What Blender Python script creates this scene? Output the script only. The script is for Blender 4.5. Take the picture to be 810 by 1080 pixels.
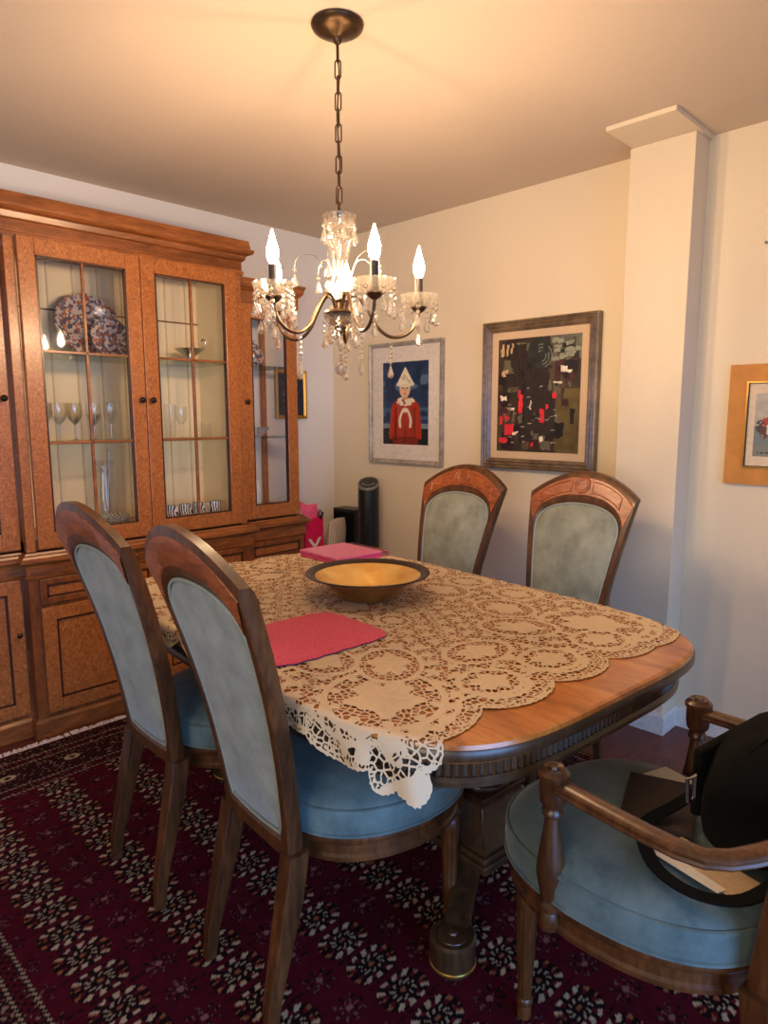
import bpy, math, random
import numpy as np
from mathutils import Vector, Matrix
for o in list(bpy.data.objects): bpy.data.objects.remove(o)
S = bpy.context.scene; COL = S.collection
random.seed(4); RNG = np.random.default_rng(7)
PI = math.pi

# ------------------------------------------------------------------ camera, world, light, exposure
cam_d = bpy.data.cameras.new('camera'); cam = bpy.data.objects.new('camera', cam_d); COL.objects.link(cam)
R = ((0.7033011725, -0.1020020065, 0.7035361051), (-0.7108900951, -0.0986109440, 0.6963556236), (-0.0016533113, -0.9898845753, -0.1418654086))
M4 = Matrix(((R[0][0], -R[0][1], -R[0][2], -2.91432), (R[1][0], -R[1][1], -R[1][2], -3.34545), (R[2][0], -R[2][1], -R[2][2], 1.35663), (0, 0, 0, 1)))
cam.matrix_world = M4
cam_d.sensor_fit = 'AUTO'; cam_d.sensor_width = 36; cam_d.lens = 709.94/1080*36; cam_d.clip_start = .05
S.camera = cam
w = bpy.data.worlds.new('world'); S.world = w; w.use_nodes = True
w.node_tree.nodes['Background'].inputs[0].default_value = (.74, .84, 1, 1)
w.node_tree.nodes['Background'].inputs[1].default_value = .12
def area(name, loc, target, sx, sy, col, energy, spread=180):
    l = bpy.data.lights.new(name, 'AREA'); l.shape = 'RECTANGLE'; l.size = sx; l.size_y = sy; l.color = col; l.energy = energy
    o = bpy.data.objects.new(name, l); COL.objects.link(o); o.location = loc
    o.rotation_euler = (Vector(target)-Vector(loc)).to_track_quat('-Z', 'Y').to_euler(); l.spread = math.radians(spread); return o
area('daylight_door', (-2.5, -5.25, .85), (-1.9, -1.8, .25), 2.6, 1.6, (.24, .50, 1.0), 32, 100)
area('ceiling_fill', (-5.1, -3.2, 1.35), (-2.2, -2.2, 2.44), 2.4, 1.4, (1.0, .90, .78), 30, 112)  # added warm fill for the ceiling and chair backs; wall_side has no window
BULB_STRENGTH = 440
S.view_settings.view_transform = 'Standard'; S.view_settings.look = 'None'
S.view_settings.exposure = 0.30; S.view_settings.gamma = 1; S.view_settings.use_curve_mapping = False

# ------------------------------------------------------------------ material helpers
def srgb(r, g, b):
    f = lambda c: c/12.92 if c <= .04045 else ((c+.055)/1.055)**2.4
    return (f(r/255), f(g/255), f(b/255), 1)
class NT:
    def __init__(s, name):
        s.m = bpy.data.materials.new(name); s.m.use_nodes = True; s.t = s.m.node_tree; s.b = s.t.nodes['Principled BSDF']
        s.out = s.t.nodes['Material Output']
    def n(s, typ, **kw):
        o = s.t.nodes.new(typ)
        for k, v in kw.items():
            if k.startswith('i_'): 
                key = k[2:].replace('_', ' ')
                o.inputs[key].default_value = v
            else: setattr(o, k, v)
        return o
    def l(s, a, b): s.t.links.new(a, b)
    def ramp(s, fac, stops):
        r = s.n('ShaderNodeValToRGB'); e = r.color_ramp.elements
        while len(e) < len(stops): e.new(.5)
        for el, (p, c) in zip(e, stops): el.position = p; el.color = c
        s.l(fac, r.inputs[0]); return r.outputs[0]
    def math(s, op, a, b=None):
        o = s.n('ShaderNodeMath', operation=op)
        for i, v in enumerate((a, b)):
            if v is None: continue
            if hasattr(v, 'links'): s.l(v, o.inputs[i])
            else: o.inputs[i].default_value = v
        return o.outputs[0]
    def bump(s, h, strength=.2, dist=.002):
        b = s.n('ShaderNodeBump'); b.inputs['Strength'].default_value = strength; b.inputs['Distance'].default_value = dist
        s.l(h, b.inputs['Height']); s.l(b.outputs[0], s.b.inputs['Normal'])
    def set(s, **kw):
        for k, v in kw.items(): s.b.inputs[k.replace('_', ' ')].default_value = v
        return s
    def coords(s, scale=(1, 1, 1)):
        tc = s.n('ShaderNodeTexCoord'); mp = s.n('ShaderNodeMapping'); mp.inputs['Scale'].default_value = scale
        s.l(tc.outputs['Object'], mp.inputs[0]); return mp.outputs[0]
def plain(name, col, rough=.5, metal=0, bump=0, bscale=60, spec=.5, var=.82):
    k = NT(name); k.set(Base_Color=col, Roughness=rough, Metallic=metal, Specular_IOR_Level=spec)
    nz = k.n('ShaderNodeTexNoise', i_Scale=bscale, i_Detail=4); k.l(k.coords(), nz.inputs['Vector'])
    c2 = tuple(min(1, v*var) for v in col[:3])+(1,)
    k.l(k.ramp(nz.outputs[0], [(.3, c2), (.7, col)]), k.b.inputs['Base Color'])
    if bump: k.bump(nz.outputs[0], bump)
    return k.m
def wood(name, dark, mid, light, scale=(1, 1, .12), burl=0, rough=.35, nscale=14, coat=.25):
    k = NT(name); v = k.coords(scale)
    n1 = k.n('ShaderNodeTexNoise', i_Scale=nscale, i_Detail=6, i_Roughness=.62, i_Distortion=.8+burl*1.5); k.l(v, n1.inputs['Vector'])
    n2 = k.n('ShaderNodeTexNoise', i_Scale=nscale*6, i_Detail=3); k.l(v, n2.inputs['Vector'])
    mx = k.math('ADD', k.math('MULTIPLY', n1.outputs[0], .7), k.math('MULTIPLY', n2.outputs[0], .3))
    k.l(k.ramp(mx, [(.32, dark), (.5, mid), (.68, light)]), k.b.inputs['Base Color'])
    k.set(Roughness=rough, Coat_Weight=coat, Coat_Roughness=.2)
    k.bump(n2.outputs[0], .08)
    return k.m
def velvet(name, c1, c2):
    k = NT(name); nz = k.n('ShaderNodeTexNoise', i_Scale=9, i_Detail=5, i_Roughness=.65); k.l(k.coords(), nz.inputs['Vector'])
    k.l(k.ramp(nz.outputs[0], [(.35, c1), (.65, c2)]), k.b.inputs['Base Color'])
    k.set(Roughness=.85, Sheen_Weight=.45, Sheen_Roughness=.4, Specular_IOR_Level=.2)
    n2 = k.n('ShaderNodeTexNoise', i_Scale=400); k.l(k.coords(), n2.inputs['Vector']); k.bump(n2.outputs[0], .12)
    return k.m
def vcol(name, rough=.9, bump=0, bscale=300, spec=.3, sheen=0):
    k = NT(name); a = k.n('ShaderNodeVertexColor'); a.layer_name = 'paint'; k.l(a.outputs[0], k.b.inputs['Base Color'])
    k.set(Roughness=rough, Specular_IOR_Level=spec, Sheen_Weight=sheen)
    if bump:
        n2 = k.n('ShaderNodeTexNoise', i_Scale=bscale); k.l(k.coords(), n2.inputs['Vector']); k.bump(n2.outputs[0], bump)
    return k.m
def paneglass(name, tint=(1, 1, 1, 1), base=.025, power=5):
    k = NT(name); k.t.nodes.remove(k.b)
    tr = k.n('ShaderNodeBsdfTransparent'); tr.inputs[0].default_value = tint
    gl = k.n('ShaderNodeBsdfGlossy'); gl.inputs['Roughness'].default_value = .03
    lw = k.n('ShaderNodeLayerWeight'); lw.inputs[0].default_value = .5
    fr = k.math('ADD', k.math('MULTIPLY', k.math('POWER', lw.outputs['Facing'], power), .8), base)
    mx = k.n('ShaderNodeMixShader'); k.l(fr, mx.inputs[0]); k.l(tr.outputs[0], mx.inputs[1]); k.l(gl.outputs[0], mx.inputs[2])
    k.l(mx.outputs[0], k.out.inputs[0]); return k.m
def crystal(name, clear=.35, tint=(1, 1, 1, 1), ior=1.5, glow=.04):
    k = NT(name); k.t.nodes.remove(k.b)
    g = k.n('ShaderNodeBsdfGlass'); g.inputs['IOR'].default_value = ior; g.inputs['Color'].default_value = tint; g.inputs['Roughness'].default_value = .02
    tr = k.n('ShaderNodeBsdfTransparent'); tr.inputs[0].default_value = tint
    mx = k.n('ShaderNodeMixShader'); mx.inputs[0].default_value = clear
    k.l(g.outputs[0], mx.inputs[1]); k.l(tr.outputs[0], mx.inputs[2])
    tl_ = k.n('ShaderNodeBsdfTranslucent'); tl_.inputs[0].default_value = tint; m2 = k.n('ShaderNodeMixShader'); m2.inputs[0].default_value = glow
    k.l(mx.outputs[0], m2.inputs[1]); k.l(tl_.outputs[0], m2.inputs[2]); k.l(m2.outputs[0], k.out.inputs[0]); return k.m
def emit(name, col, strength):
    k = NT(name); k.set(Base_Color=(0, 0, 0, 1), Emission_Color=col, Emission_Strength=strength); return k.m

M = {}
M['wall'] = plain('wall_paint', srgb(226, 210, 184), .85, bump=.03, bscale=90, spec=.2, var=.97)
M['wall_cool'] = plain('wall_paint_left', srgb(228, 222, 214), .85, bump=.03, bscale=90, spec=.2, var=.97)
M['ceil'] = plain('ceiling_paint', srgb(210, 192, 172), .9, bump=.05, bscale=120, spec=.1, var=.96)
M['white'] = plain('white_trim', srgb(232, 228, 222), .5)
M['burl'] = wood('burl_veneer', srgb(104, 54, 20), srgb(158, 90, 40), srgb(196, 126, 66), (1, 1, .8), burl=1, nscale=48)
M['cabwood'] = wood('cabinet_wood', srgb(76, 38, 14), srgb(122, 66, 27), srgb(158, 92, 43), (1, 1, .25), nscale=16)
M['cabhoriz'] = wood('cabinet_moulding_wood', srgb(88, 46, 18), srgb(134, 76, 34), srgb(172, 102, 52), (.18, 1, 1), nscale=18)
M['cabdark'] = wood('cabinet_bead_wood', srgb(44, 20, 10), srgb(62, 28, 13), srgb(80, 38, 18))  # darker wood of the glazing beads and panel mouldings
M['cablining'] = plain('cabinet_lining', srgb(244, 226, 184), .8, bscale=5, var=.95)
M['chairwood'] = wood('chair_wood', srgb(46, 25, 11), srgb(80, 46, 21), srgb(112, 67, 33), (1, 1, .18), nscale=20)
M['crestwood'] = wood('chair_crest_veneer', srgb(92, 42, 20), srgb(146, 76, 40), srgb(182, 106, 64), (1, .35, 1), nscale=24, burl=.6)
M['tabletop'] = wood('tabletop_veneer', srgb(138, 74, 24), srgb(184, 108, 44), srgb(206, 134, 66), (1, .18, 1), nscale=14, rough=.22, coat=.5)
M['tabledark'] = wood('table_apron_wood', srgb(42, 28, 17), srgb(66, 46, 29), srgb(88, 62, 40), (1, 1, .2))
M['velvet_back'] = velvet('velvet_grey_green', srgb(122, 125, 112), srgb(152, 156, 142))
M['velvet_seat'] = velvet('velvet_teal', srgb(74, 92, 94), srgb(104, 122, 122))
M['piping'] = plain('piping_cord', srgb(150, 158, 150), .8)
M['bronze'] = plain('bronze', srgb(84, 64, 46), .35, .85)
M['brass'] = plain('brass', srgb(190, 150, 80), .3, .9)
M['silver'] = plain('silver', srgb(205, 203, 198), .22, 1)
M['knob'] = plain('knob_metal', srgb(48, 34, 26), .35, .7)
M['glass'] = paneglass('pane_glass')
M['shelfglass'] = paneglass('shelf_glass', (.88, .95, .92, 1))
M['crystal'] = crystal('cut_crystal')
M['stemware'] = paneglass('stemware_glass', (.985, .99, .99, 1), .07, 2.6)
M['bulb'] = emit('bulb_glow', (1, .68, .39, 1), BULB_STRENGTH)
M['sleeve'] = plain('candle_sleeve', srgb(52, 40, 32), .5)
M['black'] = plain('black_plastic', srgb(20, 21, 23), .35)
M['blackcloth'] = plain('black_nylon', srgb(11, 11, 12), .9, bump=.5, bscale=45, spec=.15)
M['grey'] = plain('grey_plastic', srgb(120, 120, 118), .4)
M['paper'] = plain('paper', srgb(226, 220, 208), .8)
M['kraft'] = plain('beige_paper', srgb(200, 172, 140), .8)
M['leather'] = plain('brown_leather', srgb(46, 28, 22), .5)
M['ceramic'] = plain('white_ceramic', srgb(228, 226, 220), .2)

# ------------------------------------------------------------------ mesh helpers
class MB:
    def __init__(s): s.v = []; s.f = []; s.sm = []; s.mi = []
    def add(s, vs, fs, smooth=False, mi=0):
        b = len(s.v); s.v += [tuple(float(c) for c in p) for p in vs]
        for f in fs: s.f.append(tuple(i+b for i in f)); s.sm.append(smooth); s.mi.append(mi)
        return s
    def box(s, x0, x1, y0, y1, z0, z1, mi=0):
        v = [(x, y, z) for x in (x0, x1) for y in (y0, y1) for z in (z0, z1)]
        return s.add(v, [(0, 1, 3, 2), (4, 6, 7, 5), (0, 4, 5, 1), (2, 3, 7, 6), (0, 2, 6, 4), (1, 5, 7, 3)], mi=mi)
    def loft(s, loops, cap0=True, cap1=True, closed=True, smooth=True, mi=0):
        n = len(loops[0]); vs = [p for l in loops for p in l]; fs = []
        for i in range(len(loops)-1):
            for j in range(n if closed else n-1):
                k = (j+1) % n; fs.append((i*n+j, i*n+k, (i+1)*n+k, (i+1)*n+j))
        s.add(vs, fs, smooth, mi)
        if cap0: s.add(loops[0], [tuple(reversed(range(n)))], False, mi)
        if cap1: s.add(loops[-1], [tuple(range(n))], False, mi)
        return s
    def lathe(s, prof, c=(0, 0, 0), seg=24, cap=True, smooth=True, mi=0, flute=None):
        loops = []
        for r, z in prof:
            r = max(r, 1e-4)
            loops.append([(c[0]+r*math.cos(2*PI*k/seg)*(1 if not flute else 1-flute*(k % 2)), c[1]+r*math.sin(2*PI*k/seg)*(1 if not flute else 1-flute*(k % 2)), c[2]+z) for k in range(seg)])
        return s.loft(loops, cap, cap is True, True, smooth, mi)
    def tube(s, pts, rad, seg=8, caps=True, mi=0, closed=False, flat=None):
        P = [Vector(p) for p in pts]; n = len(P); loops = []; up = None
        for i, p in enumerate(P):
            a = P[(i-1) % n] if (closed or i > 0) else P[i]; b = P[(i+1) % n] if (closed or i < n-1) else P[i]
            t = (b-a).normalized()
            if up is None: up = Vector((0, 0, 1)) if abs(t.z) < .9 else Vector((1, 0, 0))
            u = (up-t*up.dot(t)).normalized(); v = t.cross(u); up = u
            r = rad[i] if isinstance(rad, (list, tuple)) else rad
            ru, rv = (r, r) if flat is None else (r*flat[0], r*flat[1])
            loops.append([tuple(p+u*ru*math.cos(2*PI*k/seg)+v*rv*math.sin(2*PI*k/seg)) for k in range(seg)])
        if closed: loops.append(loops[0]); caps = False
        return s.loft(loops, caps, caps, True, True, mi)
    def sweep(s, path, prof, closed=False, mi=0):
        # path: xy points; prof: (outward, z) polygon; outward is right of travel
        n = len(path); loops = []
        for i in range(n):
            p = Vector(path[i])
            d1 = (Vector(path[i])-Vector(path[i-1])).normalized() if (i > 0 or closed) else None
            d2 = (Vector(path[(i+1) % n])-Vector(path[i])).normalized() if (i < n-1 or closed) else None
            if d1 is None: d1 = d2
            if d2 is None: d2 = d1
            n1 = Vector((d1.y, -d1.x)); n2 = Vector((d2.y, -d2.x)); m = (n1+n2); m = m/max(m.dot(n1), 1e-3)
            loops.append([(p.x+m.x*o, p.y+m.y*o, z) for o, z in prof])
        if closed: loops.append(loops[0])
        return s.loft(loops, not closed, not closed, True, False, mi)
    def xform(s, mat):
        s.v = [tuple(mat @ Vector(p)) for p in s.v]; return s
def obj(name, mb, mat, parent=None, bevel=0, sub=0, loc=None, rot=None):
    me = bpy.data.meshes.new(name); me.from_pydata(mb.v, [], mb.f); me.update()
    me.polygons.foreach_set('use_smooth', mb.sm)
    if any(mb.sm): me.set_sharp_from_angle(angle=math.radians(38))
    mats = mat if isinstance(mat, (list, tuple)) else [mat]
    for m in mats: me.materials.append(m)
    if len(mats) > 1: me.polygons.foreach_set('material_index', mb.mi)
    o = bpy.data.objects.new(name, me); COL.objects.link(o)
    if parent: o.parent = parent
    if loc: o.location = loc
    if rot: o.rotation_euler = rot
    if bevel:
        b = o.modifiers.new('bevel', 'BEVEL'); b.width = bevel; b.segments = 2; b.limit_method = 'ANGLE'; b.angle_limit = math.radians(40)
    if sub:
        b = o.modifiers.new('sub', 'SUBSURF'); b.levels = sub; b.render_levels = sub
    return o
def tag(o, label, cat, group=None):
    o['label'] = label; o['category'] = cat
    if group: o['group'] = group
    return o
def thing(name, label, cat, loc=(0, 0, 0), rz=0, group=None):
    o = bpy.data.objects.new(name, None); o.empty_display_size = .1; COL.objects.link(o)
    o.location = loc; o.rotation_euler = (0, 0, rz); return tag(o, label, cat, group)
def struct(name, mb, mat, bevel=0):
    o = obj(name, mb, mat, bevel=bevel); o['kind'] = 'structure'; return o
KIDS = {}
def kids(o): return [c for c in COL.objects if c.parent == o]
def dup(root, loc, rz, label, scale=None):
    r = root.copy(); COL.objects.link(r); r.location = loc; r.rotation_euler = (0, 0, rz); r['label'] = label
    if scale: r.scale = scale
    for ch in kids(root):
        c = ch.copy(); COL.objects.link(c); c.parent = r
        for g in kids(ch):
            d = g.copy(); COL.objects.link(d); d.parent = c
    return r
def grid_mesh(name, xs, ys, P, col=None, mat=None, parent=None, attrs=None, uv=None, keep=None, smooth=True):
    """P: (ny,nx,3) positions, col: (ny,nx,3) paint"""
    ny, nx = P.shape[:2]; me = bpy.data.meshes.new(name)
    idx = np.arange(nx*ny).reshape(ny, nx)
    q = np.stack([idx[:-1, :-1], idx[:-1, 1:], idx[1:, 1:], idx[1:, :-1]], -1).reshape(-1, 4)
    if keep is not None:
        kq = keep.reshape(-1)[q].any(1); q = q[kq]
    used = np.unique(q); remap = -np.ones(nx*ny, int); remap[used] = np.arange(len(used)); q = remap[q]
    V = P.reshape(-1, 3)[used]
    me.vertices.add(len(V)); me.vertices.foreach_set('co', V.astype(np.float32).ravel())
    me.loops.add(q.size); me.loops.foreach_set('vertex_index', q.astype(np.int32).ravel())
    me.polygons.add(len(q)); me.polygons.foreach_set('loop_start', np.arange(0, q.size, 4, dtype=np.int32))
    me.polygons.foreach_set('loop_total', np.full(len(q), 4, np.int32)); me.update()
    me.polygons.foreach_set('use_smooth', np.full(len(q), smooth))
    if col is not None:
        c = np.ones((len(V), 4), np.float32); c[:, :3] = col.reshape(-1, 3)[used]
        a = me.attributes.new('paint', 'FLOAT_COLOR', 'POINT'); a.data.foreach_set('color', c.ravel())
    for k, arr in (attrs or {}).items():
        a = me.attributes.new(k, 'FLOAT', 'POINT'); a.data.foreach_set('value', arr.reshape(-1)[used].astype(np.float32))
    if uv is not None:
        l = me.uv_layers.new(name='flat'); l.data.foreach_set('uv', uv.reshape(-1, 2)[used][q.ravel()].astype(np.float32).ravel())
    me.materials.append(mat); me.validate()
    o = bpy.data.objects.new(name, me); COL.objects.link(o)
    if parent: o.parent = parent
    return o
def lin(r, g, b): return np.array(srgb(r, g, b)[:3])
def noise2(x, y, seed=0):
    """smooth value noise on arrays"""
    xi = np.floor(x).astype(int); yi = np.floor(y).astype(int); fx = x-xi; fy = y-yi
    h = lambda a, b: np.modf(np.abs(np.sin(a*127.1+b*311.7+seed*74.7)*43758.5453))[0]
    fx = fx*fx*(3-2*fx); fy = fy*fy*(3-2*fy)
    return (h(xi, yi)*(1-fx)+h(xi+1, yi)*fx)*(1-fy)+(h(xi, yi+1)*(1-fx)+h(xi+1, yi+1)*fx)*fy

# ------------------------------------------------------------------ room shell
X0, Y0, CE = -5.3, -5.5, 2.44
kf = NT('wood_floor')
br = kf.n('ShaderNodeTexBrick'); br.offset = .37; br.inputs['Scale'].default_value = 1; br.inputs['Brick Width'].default_value = .9; br.inputs['Row Height'].default_value = .075; br.inputs['Mortar Size'].default_value = .0015
br.inputs['Color1'].default_value = srgb(96, 44, 34); br.inputs['Color2'].default_value = srgb(112, 54, 40); br.inputs['Mortar'].default_value = srgb(40, 18, 14)
tc = kf.n('ShaderNodeTexCoord'); mp = kf.n('ShaderNodeMapping'); mp.inputs['Rotation'].default_value = (0, 0, 0); kf.l(tc.outputs['Object'], mp.inputs[0]); kf.l(mp.outputs[0], br.inputs['Vector'])
nz = kf.n('ShaderNodeTexNoise', i_Scale=9, i_Detail=6); mp2 = kf.n('ShaderNodeMapping'); mp2.inputs['Scale'].default_value = (1, 9, 1); kf.l(tc.outputs['Object'], mp2.inputs[0]); kf.l(mp2.outputs[0], nz.inputs['Vector'])
mxc = kf.n('ShaderNodeMixRGB', blend_type='MULTIPLY'); mxc.inputs[0].default_value = .7; kf.l(br.outputs[0], mxc.inputs[1]); kf.l(kf.ramp(nz.outputs[0], [(.35, (.4, .4, .4, 1)), (.65, (1.1, 1.1, 1.1, 1))]), mxc.inputs[2]); kf.l(mxc.outputs[0], kf.b.inputs['Base Color'])
kf.set(Roughness=.35)
struct('floor', MB().box(X0-.1, .1, Y0-.1, .1, -.08, 0), kf.m)
struct('ceiling', MB().box(X0-.1, .1, Y0-.1, .1, CE, CE+.1), M['ceil'])
struct('wall_left', MB().box(X0-.1, .1, 0, .1, 0, CE), M['wall_cool'])
struct('wall_right', MB().box(0, .1, Y0, 0, 0, CE), M['wall'])
struct('wall_side', MB().box(X0-.1, X0, Y0, 0, 0, CE), M['wall'])
bw = MB()
bw.box(X0, -4.2, Y0-.1, Y0, 0, CE); bw.box(-1.3, 0, Y0-.1, Y0, 0, CE); bw.box(-4.2, -1.3, Y0-.1, Y0, 2.15, CE)
struct('wall_back', bw, M['wall'])
struct('trim_1', MB().box(-.14, 0, -2.27, -2.01, 0, 2.424), M['wall'], bevel=.002)
struct('trim_2', MB().box(-.372, 0, -2.285, -2.02, 2.424, CE), M['wall'])
bb = MB()
prof = [(0, 0), (.014, 0), (.014, .075), (.008, .09), (0, .09)]
bb.sweep([(0, 0), (0, -2.01), (-.14, -2.01), (-.14, -2.27), (0, -2.27), (0, Y0)], prof)
struct('baseboard_right', bb, M['white'])
bb = MB(); bb.sweep([(X0, 0), (0, 0)], prof); struct('baseboard_left', bb, M['white'])
kn = NT('nail'); 
tag(obj('wall_nail', MB().lathe([(.003, 0), (.003, .012), (.006, .013), (.006, .016)], seg=10).xform(Matrix.Translation((0, -2.503, 2.0)) @ Matrix.Rotation(-PI/2, 4, 'Y')), M['grey']), 'tiny bare nail in the wall above the orange-bordered picture', 'nail')

# ------------------------------------------------------------------ rug
RX0, RX1, RY0, RY1 = -2.76, -.53, -3.5, -.492
xs = np.arange(RX0, RX1+1e-6, .0042); ys = np.arange(RY0, RY1+1e-6, .0042)
X, Y = np.meshgrid(xs, ys)
fieldc = lin(74, 11, 27); deep = lin(26, 10, 15); ivory = lin(180, 160, 134); rust = lin(138, 84, 58); wine = lin(74, 14, 26)
C = np.ones(X.shape+(3,))*fieldc
C *= (.8+.4*noise2(X*60, Y*60, 1))[..., None]*(.85+.3*noise2(X*5, Y*5, 9))[..., None]
GX, GY, gx0, gy0 = .247, .1075, -2.122, -.873
def cell(ox, oy):
    u = (X-gx0-ox)/GX; v = (Y-gy0-oy)/GY
    return (u-np.round(u))*GX, (v-np.round(v))*GY
sp = noise2(X*170, Y*170, 3)
dx, dy = cell(0, 0); rr = (np.abs(dx/.069)**2.6+np.abs(dy/.0455)**2.6)**(1/2.6); ph = np.arctan2(dy/.0455, dx/.069)
inn = rr < 1
petal = np.cos(8*ph)
g = np.where(inn[..., None], deep, C)
ends = np.abs(np.cos(ph)) > .80
m = inn & (rr > .66) & (rr < .98) & (np.cos(12*ph+2.2*rr) > .0) & (np.abs(np.sin(ph)) > .2)
g = np.where((m & ~ends)[..., None], ivory*(.75+.5*sp)[..., None], g)
g = np.where((m & ends)[..., None], rust*(.7+.7*sp)[..., None], g)
m = inn & (rr > .60) & (rr < .80) & (petal < -.5); g = np.where(m[..., None], wine*1.5, g)
m = (rr > .30) & (rr < .52) & (np.cos(10*ph+14*rr) > .45); g = np.where(m[..., None], ivory*.8, g)
m = (rr < .12); g = np.where(m[..., None], rust, g)
C = g
dx, dy = cell(GX/2, GY/2); r2 = np.sqrt((dx/.042)**2+(dy/.034)**2); p2 = np.arctan2(dy/.034, dx/.042)
m = (r2 < 1) & (np.cos(8*p2) > .35) & (r2 > .3); C = np.where(m[..., None], np.where((sp > .62)[..., None], lin(104, 70, 70), deep), C)
m = (r2 < .22); C = np.where(m[..., None], lin(130, 90, 86), C)
m = (np.abs(dy) < .0035) & (np.abs(dx) > .05) & (np.abs(dx) < .1) & (sp > .45); C = np.where(m[..., None], deep, C)
# borders
bd = np.minimum.reduce([X-(RX0+.27), (RX1-.27)-X, (RY1-.33)-Y, Y-(RY0+.3)])
ib = bd < 0
lat = (np.sin(X*260)*np.sin(Y*260)); bc = np.where((lat > .25)[..., None], lin(78, 34, 38), deep*1.1)
bc = np.where(((noise2(X*140, Y*140, 5) > .80))[..., None], lin(140, 112, 96), bc)
C = np.where(ib[..., None], bc, C)
for d0 in (-.004, -.05, -.21, -.255):
    m = np.abs(bd-d0) < .005; C = np.where(m[..., None], np.where((np.sin((X+Y)*380) > 0)[..., None], ivory*.8, deep), C)
for d0 in (-.03, -.235):
    m = np.abs(bd-d0) < .013; C = np.where((m & (lat > -.1))[..., None], wine*1.2, C)
ey = RY1-Y
fl = np.sqrt((((X+2.234)/.236-np.round((X+2.234)/.236))*.236/.030)**2+((ey-.19)/.020)**2)
C = np.where((fl < 1)[..., None], np.where((fl > .45)[..., None], ivory, deep), C)
P = np.stack([X, Y, .010+.0008*noise2(X*200, Y*200, 8)], -1)
rug = thing('area_rug', 'dark red oriental rug with rows of ivory medallions under the dining table', 'rug', (-1.68, -1.98, 0))
P0 = P-np.array([-1.68, -1.98, 0])
M['rug'] = vcol('rug_pile', .95, .25, 350, .1, .0)
grid_mesh('pile', xs, ys, P0, C, M['rug'], rug)
obj('backing', MB().box(RX0+1.68, RX1+1.68, RY0+1.98, RY1+1.98, .001, .0095), plain('rug_backing', srgb(60, 16, 24), .95), rug)
fr = MB()
for i in range(520):
    x = RX0+1.68+(RX1-RX0)*(i+.5)/520+random.uniform(-.002, .002); L = random.uniform(.030, .046); sk = random.uniform(-.016, .016); y = RY1+1.98
    fr.tube([(x, y-.004, .007), (x+sk*.5, y+L*.5, .008+random.uniform(0, .008)), (x+sk, y+L, .003)], [.0034, .0042, .0026], 5)
obj('fringe', fr, plain('rug_fringe_cotton', srgb(236, 214, 208), .9), rug)

# ------------------------------------------------------------------ china cabinet
CX = -1.485
cab = thing('china_cabinet', 'large burl wood breakfront china cabinet with glass doors along the wall', 'cabinet', (CX, 0, 0))
HC, HW = .535, .925        # half width of centre and of whole
YC, YW = -.40, -.345       # door planes of upper case
YCB, YWB = -.42, -.365
ZU, ZT, ZTW = .80, 2.055, 1.93
def path(hc, hw, yc, yw, back=-.012): return [(-hw, back), (-hw, yw), (-hc, yw), (-hc, yc), (hc, yc), (hc, yw), (hw, yw), (hw, back)]
def sweep_out(pth, pr):
    m = MB(); m.sweep(list(reversed(pth)), pr); return m
def sweep_path(pth, prof):
    # outward must point away from the wall: travelling +x along the front means right-hand side is -y (outward)
    m = MB(); m.sweep(pth, prof); return m
# upper carcass: posts, top, bottom, lining
cu = MB()
for x0, x1, yf in ((-.535, -.4965, YC), (.4965, .535, YC)): cu.box(x0, x1, yf, yf+.03, ZU, ZT+.03)
for s in (-1, 1):
    cu.box(min(s*.535, s*.515), max(s*.535, s*.515), YC+.03, YW+.03, ZU, ZT)                        # step return
    cu.box(min(s*.925, s*.90), max(s*.925, s*.90), YW+.003, YW+.03, ZU, ZTW)                           # end posts
    cu.box(min(s*.925, s*.90), max(s*.925, s*.90), -.05, -.02, ZU, ZTW)
    cu.box(min(s*.925, s*.90), max(s*.925, s*.90), -.32, -.05, ZU, ZU+.05); cu.box(min(s*.925, s*.90), max(s*.925, s*.90), -.32, -.05, ZTW-.06, ZTW)
    cu.box(min(s*.90, s*.535), max(s*.90, s*.535), YW+.003, -.02, ZTW, ZTW+.02); cu.box(min(s*.9, s*.535), max(s*.9, s*.535), YW+.02, -.02, ZU, ZU+.045)
cu.box(-.535, .535, YC, -.02, ZT, ZT+.03); cu.box(-.535, .535, YC+.02, -.02, ZU, ZU+.045)
obj('upper_case', cu, M['burl'], cab, bevel=.002)
li = MB()
li.box(-.535, .535, -.02, -.012, ZU, ZT); 
for s in (-1, 1): li.box(min(s*.515, s*.508), max(s*.515, s*.508), YW+.03, -.02, ZU+.012, ZT)
obj('lining', li, M['cablining'], cab)
lb = MB()
for x in np.arange(-.48, .5, .115): lb.box(x-.004, x+.004, -.024, -.02, ZU+.012, ZT)
obj('lining_battens', lb, plain('lining_batten', srgb(222, 200, 156), .8), cab)
for s in (-1, 1):
    wb = MB()
    wb.box(min(s*.60, s*.515), max(s*.60, s*.515), -.02, -.012, ZU+.012, ZTW)
    obj('wing_back', wb, M['cabwood'], cab)
    obj('end_glass', MB().box(min(s*.915, s*.91), max(s*.915, s*.91), -.32, -.05, ZU+.05, ZTW-.06), M['glass'], cab)
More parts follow.
